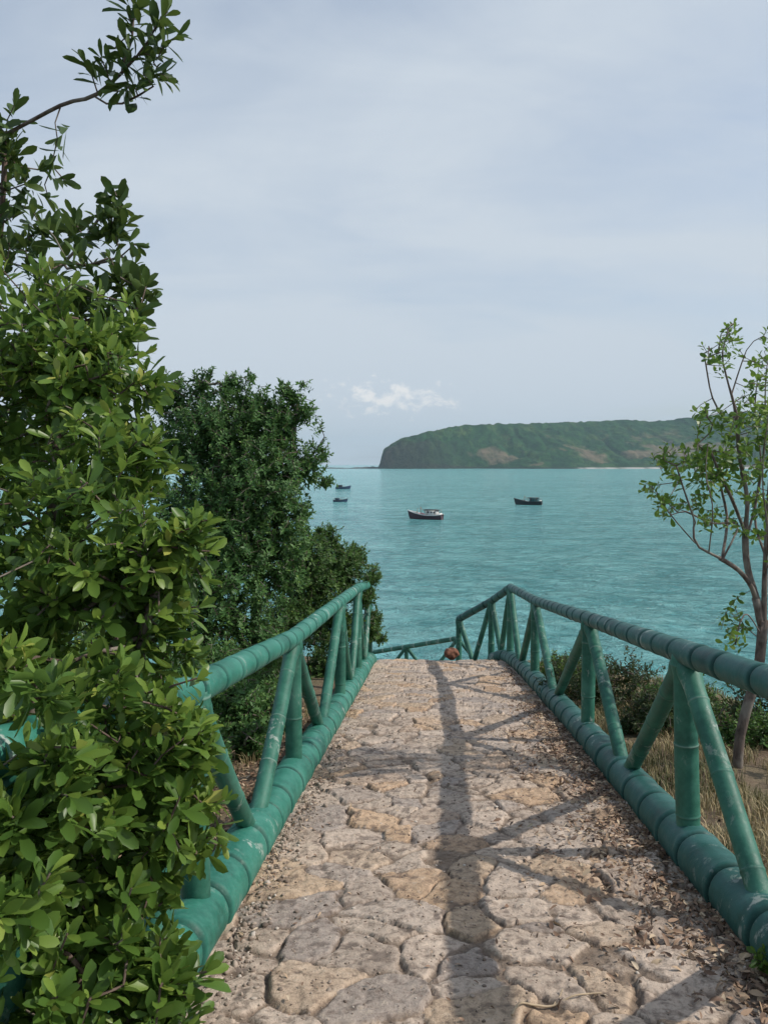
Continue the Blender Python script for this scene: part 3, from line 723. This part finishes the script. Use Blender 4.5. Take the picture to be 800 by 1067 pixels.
# ---- taller tree behind it whose branch reaches into the sky
b1 = np.array([-3.0, 4.2, terrain_z(np.array(-3.0), np.array(4.2)) - .05])
up_cl = [cl(5, 125, 3.7, .13, 1.), cl(22, 165, 3.7, .20, .8), cl(0, 210, 3.8, .28, .7), cl(35, 235, 3.7, .20, .6), cl(75, 235, 3.6, .13, .8), cl(15, 290, 3.7, .30, .5),
         cl(120, 205, 3.45, .06, 2.6), cl(126, 225, 3.45, .06, 2.4), cl(112, 240, 3.45, .09, 1.6), cl(142, 252, 3.4, .05, 2.4),
         cl(80, 290, 3.4, .24, .9), cl(120, 300, 3.3, .16, 1.), cl(150, 300, 3.3, .055, 2.4), cl(135, 340, 3.3, .16, .9), cl(-60, 200, 3.8, .5, .5), cl(30, 400, 3.9, .5, .6),
         cl(40, 118, 3.6, .06, 1.)]
tipsb = [P(x, y, d) for x, y, d in [(88, 62, 3.3), (95, 75, 3.35), (105, 60, 3.3), (112, 75, 3.3), (120, 50, 3.3), (128, 62, 3.25), (135, 20, 3.3), (140, 5, 3.3), (150, 0, 3.3), (132, -10, 3.3), (155, 40, 3.25),
         (165, 25, 3.2), (172, 45, 3.2), (175, 12, 3.2), (185, 38, 3.2), (160, 65, 3.2), (170, 78, 3.2), (178, 85, 3.2), (150, 78, 3.2), (140, 88, 3.25), (128, 95, 3.25), (118, 95, 3.25), (148, 55, 3.25), (165, 60, 3.25), (60, 145, 3.5), (55, 168, 3.5), (130, 40, 3.3), (145, 20, 3.25)]]
limbs = [[b1, P(-90, 700, 4.1), P(-60, 500, 4.0), P(-20, 350, 3.9), P(0, 250, 3.8), P(5, 170, 3.7), P(8, 125, 3.7)],
         [P(0, 160, 3.7), P(-5, 148, 3.7), P(40, 122, 3.6), P(70, 107, 3.5), P(98, 100, 3.4), P(125, 78, 3.3), P(150, 50, 3.25), P(166, 22, 3.2)],
         [P(98, 100, 3.4), P(118, 110, 3.35), P(140, 102, 3.3), P(160, 90, 3.25)], [P(128, 70, 3.3), P(138, 40, 3.3), P(140, 10, 3.3)],
         [P(-20, 350, 3.9), P(40, 300, 3.7), P(80, 260, 3.55), P(105, 225, 3.5), P(120, 200, 3.45)], [P(70, 280, 3.6), P(120, 270, 3.45), P(140, 255, 3.4)],
         [P(-10, 340, 3.9), P(70, 340, 3.5), P(120, 320, 3.35), P(150, 300, 3.3)]]
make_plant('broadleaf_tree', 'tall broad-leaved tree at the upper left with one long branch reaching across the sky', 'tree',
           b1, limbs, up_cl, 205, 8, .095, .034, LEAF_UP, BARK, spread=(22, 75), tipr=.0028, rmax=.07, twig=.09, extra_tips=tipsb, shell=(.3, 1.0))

# ---- dark dense tree beyond the left railing
b2 = np.array([-1.9, 9.6, terrain_z(np.array(-1.9), np.array(9.6))])
dcl = [cl(235, 445, 9.6, (.62, .7, .55)), cl(195, 450, 9.8, .55), cl(290, 440, 9.6, .38), cl(318, 425, 9.6, .22, .8), cl(320, 480, 9.6, .30, .9), cl(270, 500, 9.3, .7), cl(205, 540, 9.2, .75),
       cl(290, 560, 9.4, .5), cl(240, 620, 8.9, .65), cl(310, 530, 9.6, .25, .7), cl(190, 640, 8.6, .6), cl(275, 670, 8.8, .42), cl(240, 400, 9.6, .22, .9), cl(180, 410, 9.8, .3), cl(140, 480, 10., .6, .5), cl(225, 700, 8.2, .45, .8), cl(338, 500, 9.6, .13, .5), cl(330, 445, 9.6, .10, .5), cl(345, 470, 9.6, .07, .6), cl(318, 400, 9.6, .08, .6), cl(262, 392, 9.7, .09, .8), cl(220, 385, 9.7, .08, .8), cl(290, 396, 9.7, .05, .8), cl(250, 480, 9.7, .85, 1.), cl(235, 560, 9.3, .8, .9), cl(300, 600, 9.3, .35), cl(265, 420, 9.7, .32), cl(300, 410, 9.6, .20), cl(210, 400, 9.7, .22), cl(250, 720, 7.6, .32, .8),
       cl(335, 465, 9.6, .14, .7), cl(150, 600, 9.5, .8, .5)]
limbs = [[b2, P(262, 690, 9.4), P(270, 600, 9.4), P(285, 560, 9.5), P(298, 500, 9.6), P(310, 430, 9.6)], [P(270, 600, 9.4), P(240, 520, 9.5), P(235, 440, 9.6), P(235, 400, 9.6)],
         [P(262, 690, 9.4), P(220, 600, 9.2), P(190, 500, 9.6)], [P(298, 500, 9.6), P(325, 475, 9.6), P(338, 455, 9.6)], [P(262, 690, 9.4), P(225, 680, 8.8), P(200, 650, 8.6)]]
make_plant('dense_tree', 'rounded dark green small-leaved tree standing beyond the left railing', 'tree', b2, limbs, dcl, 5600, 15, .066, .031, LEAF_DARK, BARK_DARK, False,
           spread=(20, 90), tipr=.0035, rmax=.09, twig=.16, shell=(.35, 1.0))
# ---- lower, brighter shrub at the end of the left railing
b3 = np.array([-.85, 12.6, terrain_z(np.array(-.85), np.array(12.6))])
scl = [cl(355, 590, 12.0, (.50, .5, .42)), cl(325, 610, 11.6, .5), cl(378, 620, 12.6, .26), cl(385, 655, 12.8, .24), cl(392, 640, 12.9, .14, .8), cl(345, 650, 12.2, .5), cl(300, 650, 11., .5), cl(340, 700, 11.4, .42), cl(290, 710, 9.8, .38, .8),
       cl(372, 577, 12.4, .22, .9), cl(318, 575, 11.2, .42, .9), cl(388, 598, 12.7, .18, .9), cl(340, 560, 12., .25, .9), cl(396, 665, 13., .13, .8)]
limbs = [[b3, P(350, 660, 12.3), P(355, 600, 12.2)], [b3, P(320, 660, 11.6), P(318, 610, 11.6)], [b3, P(380, 660, 12.7), P(380, 620, 12.6)], [b3, P(300, 690, 10.8)]]
make_plant('leafy_bush', 'low rounded green bush at the far end of the left railing, below the dark tree', 'bush', b3, limbs, scl, 3900, 15, .058, .029, LEAF_MID, BARK_DARK, False,
           spread=(20, 90), tipr=.003, rmax=.05, twig=.14, shell=(.4, 1.0))
# fill behind the near shrub and the fence, dark undergrowth
for (x, y, r, nm, lab) in [(-2.1, 5.9, .62, 'undergrowth_bush', 'shaded bush close behind the left railing, under the dark tree'), (-2.9, 7.4, .85, 'undergrowth_bush', 'shaded bush between the broad-leaved shrub and the dark tree'),
                           (-1.75, 7.6, .55, 'undergrowth_bush', 'shaded bush close behind the left railing, in front of the dark tree trunk'), (-1.6, 4.9, .40, 'undergrowth_bush', 'small shaded bush just behind the left railing, nearest the broad-leaved shrub'),
                           (-1.42, 5.9, .27, 'undergrowth_bush', 'knee-high dark bush seen through the left railing, between its second and third posts'), (-1.36, 6.9, .34, 'undergrowth_bush', 'dark bush touching the left railing beside its third post')]:
    bz = float(terrain_z(np.array(x), np.array(y))); c = np.array([x, y, bz + r * .75])
    make_plant(nm, lab, 'bush', (x, y, bz), [[(x, y, bz), c], [(x, y, bz), c + (.3, -.1, 0)], [(x, y, bz), c + (-.3, .1, .1)]], [(c, (r, r, r * .85), 1), (c + (.35, .3, -.1), r * .6, 1)], 700, 13, .06, .030,
               LEAF_DARK, BARK_DARK, False, spread=(20, 90), tipr=.003, rmax=.03, twig=.13)

# ---- slender tree on the right
b4 = np.array([P(768, 812, 6.0)[0], 6.0, terrain_z(np.array(P(768, 812, 6.0)[0]), np.array(6.0)) - .05])
D = 6.0
limbs = [[b4, P(770, 770, D), P(780, 730, D), P(790, 695, D), P(795, 640, D), P(797, 580, D), P(800, 520, D + .1), P(806, 460, D + .1), P(815, 400, D + .1)],
         [P(793, 655, D), P(786, 620, D), P(772, 597, D - .1), P(752, 583, D - .2), P(738, 576, D - .3), P(724, 566, D - .3), P(722, 545, D - .3), P(721, 515, D - .3)],
         [P(724, 566, D - .3), P(708, 548, D - .4), P(692, 528, D - .4), P(684, 512, D - .4), P(672, 503, D - .4)],
         [P(788, 625, D), P(778, 590, D + .1), P(776, 555, D + .1), P(778, 520, D + .1), P(770, 475, D + .1), P(766, 430, D), P(757, 395, D), P(752, 370, D), P(758, 345, D)],
         [P(752, 583, D - .2), P(764, 560, D - .1), P(768, 545, D), P(740, 545, D - .2), P(714, 533, D - .2), P(697, 536, D - .3), P(688, 520, D - .3)],
         [P(778, 560, D + .1), P(790, 510, D + .2), P(796, 460, D + .3), P(797, 400, D + .3), P(800, 370, D + .3)], [P(762, 410, D), P(770, 385, D), P(780, 360, D), P(795, 350, D)],
         [P(757, 440, D), P(742, 415, D - .1), P(735, 380, D - .1), P(733, 368, D - .1)], [P(776, 555, D + .1), P(762, 520, D - .2), P(748, 490, D - .3), P(740, 470, D - .3)],
         [P(795, 600, D), P(812, 560, D - .2), P(822, 500, D - .3), P(825, 450, D - .3)], [P(724, 545, D - .3), P(712, 510, D - .4), P(704, 485, D - .4)],
         [P(738, 576, D - .3), P(742, 530, D - .5), P(735, 495, D - .5), P(737, 462, D - .5)], [P(752, 583, D - .2), P(757, 540, D + .3), P(750, 500, D + .3), P(754, 455, D + .3)],
         [P(776, 555, D + .1), P(785, 500, D - .3), P(776, 450, D - .4), P(782, 405, D - .4)], [P(797, 580, D), P(786, 540, D + .3), P(792, 480, D + .4), P(786, 430, D + .4), P(790, 380, D + .4)],
         [P(795, 600, D), P(800, 560, D - .4), P(794, 500, D - .5), P(800, 430, D - .5)],
         [P(792, 660, D), P(778, 640, D - .3), P(770, 650, D - .4), P(766, 672, D - .4)]]
tt = [(762, 340), (768, 350), (755, 352), (745, 358), (735, 366), (742, 372), (752, 378), (760, 372), (785, 378), (795, 368), (800, 350), (790, 392), (780, 400), (798, 400), (805, 385),
      (730, 432), (736, 425), (728, 445), (745, 428), (752, 435), (760, 440), (740, 445), (770, 432), (775, 445), (785, 430), (795, 425), (790, 445), (765, 455), (755, 455), (800, 450), (780, 460),
      (672, 503), (680, 508), (684, 470), (690, 478), (696, 470), (688, 488), (700, 492), (712, 470), (720, 465), (726, 475), (718, 482), (730, 485), (708, 480), (735, 470), (745, 480), (752, 475), (740, 492), (748, 500), (725, 497), (715, 495),
      (690, 525), (685, 532), (697, 528), (735, 520), (742, 530), (722, 525), (745, 545), (770, 510), (765, 490), (785, 490), (795, 480), (790, 535), (800, 545), (785, 520), (762, 535), (800, 515), (765, 635), (760, 645), (770, 655), (765, 670), (758, 655),
      (790, 560), (805, 590), (810, 480), (815, 440), (780, 555), (750, 510), (700, 510), (730, 540), (758, 470), (772, 475), (738, 505)]
tt = [P(x + rng.normal(0, 4), y + rng.normal(0, 4), D + rng.uniform(-.5, .5)) for x, y in tt for _ in range(3)]
make_plant('slender_tree', 'slender multi-stemmed tree with sparse bright leaves on the right, beyond the railing', 'tree', b4, limbs,
           [cl(845, 430, 6.2, .5, .5), cl(850, 520, 6., .45, .4), cl(785, 430, 6.1, .22, .7), cl(745, 482, 5.7, .18, .8), cl(778, 480, 6.1, .25, .7), cl(700, 482, 5.6, .10, .5)], 150, 7, .062, .030, LEAF_TREE, BARK_RED, True, spread=(30, 95),
           tipr=.0026, rmax=.12, twig=.10, extra_tips=tt, up=.35, bright=.08, woodk=1.95)
# second thinner leaning stem on the far right
b5 = np.array([3.05, 5.9, terrain_z(np.array(3.05), np.array(5.9)) - .05])
make_plant('leaning_tree', 'dark leaning stem with a few leaves at the right edge, beside the slender tree', 'tree', b5, [[b5, b5 + (.25, .05, .35), b5 + (.6, .1, .75), b5 + (.9, .1, 1.5), b5 + (1.0, .1, 2.2)], [b5 + (.1, 0, .15), b5 + (.02, -.1, .5)]],
           [(b5 + (1.0, .1, 2.3), .45, 1), (b5 + (.1, -.1, .45), .12, 1.2)], 70, 8, .075, .036, LEAF_TREE, BARK_DARK, True, tipr=.004, rmax=.07)

# ---- scrub between the right railing and the drop
scr = [(2.35, 9.3, .42, LEAF_SCRUB, 'dry olive scrub bush behind the right railing, left one of the row'), (2.55, 8.6, .46, LEAF_SCRUB, 'dry olive scrub bush behind the right railing, middle of the row'),
       (3.0, 7.8, .36, LEAF_MID, 'green scrub bush right behind the trunk of the slender tree'), (2.55, 11.0, .30, LEAF_TREE, 'small bright green bush behind the far right railing posts'),
       (2.62, 7.2, .36, LEAF_SCRUB, 'low olive scrub bush directly behind the nearest upright of the right railing'), (3.2, 6.7, .27, LEAF_MID, 'green weedy bush at the foot of the slender tree'),
       (3.6, 7.2, .40, LEAF_SCRUB, 'low scrub bush at the right edge behind the slender tree')]
for x, y, r, lm, lab in scr:
    bz = float(terrain_z(np.array(x), np.array(y))); c = np.array([x, y, bz + r * .6])
    make_plant('scrub_bush', lab, 'bush', (x, y, bz), [[(x, y, bz), c], [(x, y, bz), c + (.2, -.1, 0)], [(x, y, bz), c + (-.2, .1, .05)]],
               [(c, (r * 1.25, r, r * .8), 1), (c + (.25, .1, -.12), r * .7, .8), (c + (-.3, 0, -.1), r * .6, .8)], 420, 11, .048, .022, lm, BARK_DARK, False, spread=(20, 90), tipr=.0028, rmax=.02, twig=.12)

q = G(793, 1012); q = np.array([q[0], q[1], q[2]])
make_plant('small_weed', 'small green weed growing against the right base rail at the bottom corner', 'weed', q, [[q, q + (.01, .02, .05)], [q, q + (.04, 0, .04)]], [(q + (.03, .0, .05), (.07, .07, .04), 1)], 26, 6, .035, .017, LEAF_TREE, BARK_DARK, True, tipr=.001, rmax=.003, twig=.03)
# ------------------------------------------------------------------ dry grass
def grass_patch(n, urange, yrange, hgt, seed, dens):
    u = rng.uniform(*urange, n); y = rng.uniform(*yrange, n); x = u + YAW * y
    keep = fbm(x * 2.2, y * 2.2, 3, seed) > dens; u, y, x = u[keep], y[keep], x[keep]; n = len(x)
    # gather blades into tufts
    tx = x + rng.normal(0, .012, n); z = terrain_z(x, y)
    h = hgt * rng.uniform(.4, 1.2, n) * (.5 + fbm(x * 3, y * 3, 2, seed + 2)); az_ = rng.uniform(0, 6.283, n); lean = rng.uniform(.15, 1.1, n)
    d = np.stack([np.cos(az_), np.sin(az_), az_ * 0], 1); s = np.stack([-np.sin(az_), np.cos(az_), az_ * 0], 1); up_ = np.array([0, 0, 1.])
    w_ = rng.uniform(.0016, .0035, n)[:, None]; B = np.stack([tx, y, z - .01], 1); H_ = h[:, None]; ln = lean[:, None]
    p1 = B + up_ * H_ * .55 + d * H_ * .18 * ln; p2 = B + up_ * H_ * (1 - .25 * ln) + d * H_ * .75 * ln
    A = np.stack([B - s * w_, B + s * w_, p1 + s * w_ * .8, p1 - s * w_ * .8, p2], 1).reshape(-1, 3); o_ = np.arange(n)[:, None] * 5
    col = np.clip(fbm(x * 1.5, y * 1.5, 3, seed + 5) + rng.normal(0, .16, n), 0, 1)
    return A, o_ + np.array([[0, 1, 2, 3]]), o_ + np.array([[3, 2, 4]]), np.repeat(col, 5)
m, nt, b, o = newmat('dry_grass'); c = ramp(nt, attr(nt, 'rnd'), [(.15, (.07, .085, .025)), (.38, (.17, .15, .055)), (.55, (.33, .26, .13)), (.85, (.44, .36, .20))])
nt.links.new(c, b.inputs['Base Color']); b.inputs['Roughness'].default_value = .7
mb = MB()
for args in ((42000, (1.58, 4.2), (2.2, 9.5), .12, 3, .36), (9000, (1.58, 4.5), (9, 13), .12, 8, .4), (9000, (-3.0, -1.1), (3, 9), .10, 13, .5)):
    A, Qd, Tt, cv_ = grass_patch(*args); mb.add(A, Qd, Tt, cv_)
gr = mb.build('dry_grass', m); tag(gr, 'straw-coloured dry grass on the slope behind the right railing', 'grass', kind='stuff')

# ------------------------------------------------------------------ fallen leaves and gravel
def surf(u, v):
    h_, *_ = stones(u, v); zp = path_base(v) + h_ - .02; x = u + YAW * v
    return np.where((u > U0) & (u < U1), np.maximum(zp, terrain_z(x, v)), terrain_z(x, v))
def litter(n, uf, vr, size, seed, dens=None):
    v = rng.uniform(*vr, n) if np.ndim(vr) else vr; u = uf(n, v)
    if dens is not None:
        k = fbm(u * 4, v * 4, 3, seed) > dens; u, v = u[k], v[k]
    n = len(u); z = surf(u, v); az_ = rng.uniform(0, 6.283, n); tl = rng.normal(0, .28, n)
    dirs = norm(np.stack([np.cos(az_), np.sin(az_), tl], 1)); nr = norm(np.stack([rng.normal(0, .45, n), rng.normal(0, .45, n), np.ones(n)], 1))
    pos = np.stack([u + YAW * v, v, z + .006 + rng.uniform(0, .012, n)], 1); L_ = size * rng.uniform(.45, 1.2, n)
    return leaves(pos, dirs, nr, L_, L_ * rng.uniform(.22, .45, n), rng.random(n), True, 1.1)
m, nt, b, o = newmat('dead_leaf'); c = ramp(nt, attr(nt, 'rnd'), [(0, (.07, .042, .028)), (.35, (.17, .10, .06)), (.65, (.30, .19, .12)), (.9, (.45, .33, .21)), (1, (.55, .45, .32))])
nt.links.new(c, b.inputs['Base Color']); b.inputs['Roughness'].default_value = .65
mb = MB()
edge_r = lambda n, v: 1.36 - np.abs(rng.normal(0, .17, n)) 
edge_r2 = lambda n, v: 1.30 - np.abs(rng.normal(0, .33, n))
edge_l = lambda n, v: -.84 + np.abs(rng.normal(0, .08, n))
for a_ in ((5200, edge_r, (2.3, 9), .050, 3, .40), (3200, edge_r2, (2.3, 7.5), .050, 4, .45), (1600, edge_r, (8, 13.5), .045, 4, .4), (1700, lambda n, v: rng.uniform(-.8, 1.3, n), (2.4, 13), .026, 5, .5),
           (1500, edge_l, (3., 12), .026, 6, .45), (9000, lambda n, v: rng.uniform(-2.6, -1.08, n), (3, 9), .055, 7, None), (1600, lambda n, v: rng.uniform(1.6, 3.4, n), (2.5, 9), .04, 9, .5)):
    A, Qd, Tt, rv = litter(*a_); mb.add(A, Qd, Tt, rv)
ll = mb.build('fallen_leaves', m); tag(ll, 'curled brown dead leaves gathered along the path edges', 'leaf litter', kind='stuff')

def pebbles(n, uf, vr, size):
    v = rng.uniform(*vr, n) ; u = uf(n, v); z = surf(u, v); n = len(u)
    oc = np.array([(1, 0, 0), (-1, 0, 0), (0, 1, 0), (0, -1, 0), (0, 0, 1), (0, 0, -1)], float)
    # subdivided octahedron
    F_ = [(0, 2, 4), (2, 1, 4), (1, 3, 4), (3, 0, 4), (2, 0, 5), (1, 2, 5), (3, 1, 5), (0, 3, 5)]
    vv = list(map(tuple, oc)); cache = {}; FF = []
    def md(i, j):
        k_ = (min(i, j), max(i, j))
        if k_ not in cache: q = norm(np.array(vv[i]) + np.array(vv[j])); vv.append(tuple(q)); cache[k_] = len(vv) - 1
        return cache[k_]
    for a_, b_, c_ in F_:
        x_, y_, z_ = md(a_, b_), md(b_, c_), md(c_, a_); FF += [(a_, x_, z_), (x_, b_, y_), (z_, y_, c_), (x_, y_, z_)]
    S = np.array(vv); k_ = len(S); r_ = size * rng.gamma(2.2, .4, n).clip(.3, 3)
    sc = rng.uniform(.5, 1.2, (n, 1, 3)) * r_[:, None, None]; jit_ = rng.uniform(.75, 1.2, (n, k_, 1))
    a_ = rng.uniform(0, 6.28, n); ca_, sa_ = np.cos(a_)[:, None], np.sin(a_)[:, None]
    W_ = S[None] * sc * jit_; X_ = W_[..., 0] * ca_ - W_[..., 1] * sa_; Y_ = W_[..., 0] * sa_ + W_[..., 1] * ca_
    A = np.stack([X_ + (u + YAW * v)[:, None], Y_ + v[:, None], W_[..., 2] * .7 + (z + r_ * .2)[:, None]], -1).reshape(-1, 3)
    T = (np.arange(n)[:, None, None] * k_ + np.array(FF)[None]).reshape(-1, 3)
    return A, T, np.repeat(rng.random(n), k_)
m, nt, b, o = newmat('gravel_stone'); c = ramp(nt, attr(nt, 'rnd'), [(0, (.12, .09, .07)), (.4, (.24, .19, .15)), (.85, (.38, .31, .25)), (1, (.55, .50, .44))])
nt.links.new(c, b.inputs['Base Color']); b.inputs['Roughness'].default_value = .9
mb = MB()
for a_ in ((2200, lambda n, v: -.80 + np.abs(rng.normal(0, .075, n)), (2.2, 7), .0065), (4500, lambda n, v: rng.uniform(-.8, 1.3, n), (2.2, 8), .0042), (1800, lambda n, v: 1.32 - np.abs(rng.normal(0, .15, n)), (2.2, 8), .007)):
    A, T, rv = pebbles(*a_); mb.add(A, None, T, rv)
gv = mb.build('gravel', m, None, False); tag(gv, 'loose grey-brown gravel and grit on the path', 'gravel', kind='stuff')

# pale twig lying on the path
tw = []
for px, py in ((533, 1062), (541, 1052), (556, 1048), (575, 1046), (596, 1043), (612, 1038), (626, 1036)):
    q = G(px, py); tw.append((q[0], q[1], float(surf(np.array([q[0] - YAW * q[1]]), np.array([q[1]]))[0]) + .012))
mb = MB(); tw = np.array(tw); i0 = tw[0].copy(); pts, q = resample(tw - i0, .01); sweep(mb, pts, np.linspace(.0045, .0025, len(pts)), 7)
pts, q = resample([pts[len(pts) // 2], pts[len(pts) // 2] + (.03, .03, .012), pts[len(pts) // 2] + (.05, .07, .012)], .01); sweep(mb, pts, .0022, 6)
twg = mb.build('fallen_twig', simple('pale_dry_wood', (.42, .33, .22), .8)); twg.location = tuple(i0); tag(twg, 'pale thin dry twig lying on the stones at the bottom of the photo', 'twig')

# ------------------------------------------------------------------ fishing boats
def hull_mb(L, B, H_, sheer):
    st = np.linspace(0, 1, 17); prof = 9; V = []
    for t in st:
        w_ = B / 2 * (1 - max(0, (t - .45) / .55) ** 2.2) * (1 - .25 * max(0, (.25 - t) / .25) ** 2); x = -L / 2 + L * t
        top = H_ * (.72 + sheer * max(0, (t - .4) / .6) ** 2 + .18 * max(0, (.3 - t) / .3) ** 2)
        for k in range(prof):
            a_ = k / (prof - 1) * math.pi; yy = -math.cos(a_) * w_ * (abs(math.sin(a_)) ** .25 if 0 < k < prof - 1 else 1); s = math.sin(a_)
            zz = top - (top + .5) * s ** .55; xx = x + (0.10 * L * (1 - s) * max(0, (t - .7) / .3))
            V.append((xx, yy, zz))
    n = prof; Q = [(i * n + k, i * n + k + 1, (i + 1) * n + k + 1, (i + 1) * n + k) for i in range(16) for k in range(n - 1)]
    dk = []                                              # deck a little below the gunwale
    o2 = len(V)
    for i in range(17):
        a_, b_ = np.array(V[i * n]), np.array(V[i * n + n - 1]); V += [tuple(a_ + (0, .05, -.28)), tuple(b_ + (0, -.05, -.28))]
    Q += [(o2 + i * 2, o2 + i * 2 + 2, o2 + i * 2 + 3, o2 + i * 2 + 1) for i in range(16)]
    Q.append((0, n - 1, o2 + 1, o2))
    T = [(0, k, k + 1) for k in range(1, n - 1)]
    mb = MB(); mb.add(V, Q, T); return mb
def box_mb(mb, x0, x1, y0, y1, z0, z1, inset=.0):
    V = [(x0, y0, z0), (x1, y0, z0), (x1, y1, z0), (x0, y1, z0), (x0 + inset, y0 + inset, z1), (x1 - inset, y0 + inset, z1), (x1 - inset, y1 - inset, z1), (x0 + inset, y1 - inset, z1)]
    mb.add(V, [(0, 3, 2, 1), (4, 5, 6, 7), (0, 1, 5, 4), (1, 2, 6, 5), (2, 3, 7, 6), (3, 0, 4, 7)])
BM = {k: simple(k, c, .6, 0, .2, 3) for k, c in {'hull_blue': (.03, .06, .12), 'hull_black': (.015, .022, .028), 'hull_maroon': (.055, .025, .035), 'boat_white': (.75, .75, .72), 'boat_pink': (.55, .22, .25),
      'boat_teal': (.03, .13, .14), 'boat_dark': (.03, .035, .04), 'boat_wood': (.2, .13, .08), 'net_orange': (.5, .16, .05)}.items()}
def boat(px, py, L, rz, hull, cab, bowc, label, big=True):
    r = ray(px, py); d = SEA / r[2]; loc = r * d
    root = empty('fishing_boat', (loc[0], loc[1], SEA)); root.rotation_euler = (0, 0, R(rz)); tag(root, label, 'boat', 'fishing boats anchored in the bay')
    B = L * .30; H_ = L * .17
    h = hull_mb(L, B, H_, .75).build('hull', BM[hull], root)
    mb = MB(); mb2 = hull_mb(L * 1.004, B * 1.02, H_, .75)     # rubbing strake along the gunwale
    pts = [(-L / 2 + L * t + (.10 * L * max(0, (t - .7) / .3)), -B / 2 * (1 - max(0, (t - .45) / .55) ** 2.2) * (1 - .25 * max(0, (.25 - t) / .25) ** 2), H_ * (.72 + .75 * max(0, (t - .4) / .6) ** 2 + .18 * max(0, (.3 - t) / .3) ** 2)) for t in np.linspace(0, 1, 17)]
    both = pts + [(x, -y, z) for x, y, z in pts[::-1]]
    mb = MB(); sweep(mb, both, .16, 6); mb.build('gunwale', BM[bowc], root)
    z0 = H_ * .55
    mb = MB(); box_mb(mb, -L * .36, -L * .02, -B * .32, B * .32, z0, z0 + L * .17, .06); cabn = mb.build('cabin', BM[cab], root, False)
    mb = MB(); box_mb(mb, -L * .40, L * .03, -B * .36, B * .36, z0 + L * .17, z0 + L * .19); mb.build('roof', BM['boat_dark'], cabn, False)
    for s in (-1, 1):
        for k in range(3):
            mb = MB(); xx = -L * .32 + k * L * .095; box_mb(mb, xx, xx + L * .06, s * B * .30 - .05, s * B * .30 + .05, z0 + L * .09, z0 + L * .14); mb.build('window', BM['boat_dark'], cabn, False)
    for xx, hh_ in ((L * .18, .36), (-L * .30, .30)) if big else ((L * .12, .25),):
        mb = MB(); sweep(mb, [(xx, 0, z0), (xx, 0, L * hh_)], .13, 6); mb.build('mast', BM['boat_wood'], root)
        mb = MB(); sweep(mb, [(xx, 0, L * hh_ * .9), (xx - L * .16, 0, L * hh_ * .55)], .09, 5); mb.build('boom', BM['boat_wood'], root)
    for k in range(7 if big else 2):
        xx = -L * .44 + k * L * .13; sg = 1 if k % 2 else -1; mb = MB(); sweep(mb, [(xx, sg * B * .3, z0), (xx + random.uniform(-.5, .5), sg * B * .45, L * random.uniform(.22, .34))], .075, 5); mb.build('pole', BM['boat_wood'], root)
    mb = MB(); box_mb(mb, L * .20, L * .34, -B * .2, B * .2, z0, z0 + L * .05, .1); mb.build('net_pile', BM['net_orange' if not big else 'boat_teal'], root, False)
    if big:
        mb = MB()
        for k in range(5): box_mb(mb, L * (.02 + .05 * k), L * (.05 + .05 * k), -B * .22 + .3 * (k % 2), B * .20 - .3 * (k % 3), z0, z0 + L * (.05 + .02 * ((k * 7) % 3)), .08)
        mb.build('deck_gear', BM['boat_pink' if hull == 'hull_maroon' else 'boat_white'], root, False)
    mb = MB(); box_mb(mb, -L * .47, -L * .40, -B * .25, B * .25, z0, z0 + L * .09, .05); mb.build('crate', BM['boat_white'], root, False)
    return root
boat(444, 541, 12.5, 152, 'hull_maroon', 'boat_white', 'boat_white', 'dark maroon fishing boat with pale cabin and tall poles, nearest boat in the bay')
boat(551, 526, 12.5, 158, 'hull_black', 'boat_teal', 'boat_dark', 'black-hulled fishing boat on its own to the right, below the headland')
boat(357, 509.5, 11.0, 10, 'hull_blue', 'boat_dark', 'hull_blue', 'small dark blue boat partly behind the dark tree, the farther of the two there', False)
boat(354, 523, 7.0, 5, 'hull_blue', 'hull_blue', 'boat_dark', 'small dark blue boat partly behind the dark tree, the nearer of the two there', False)
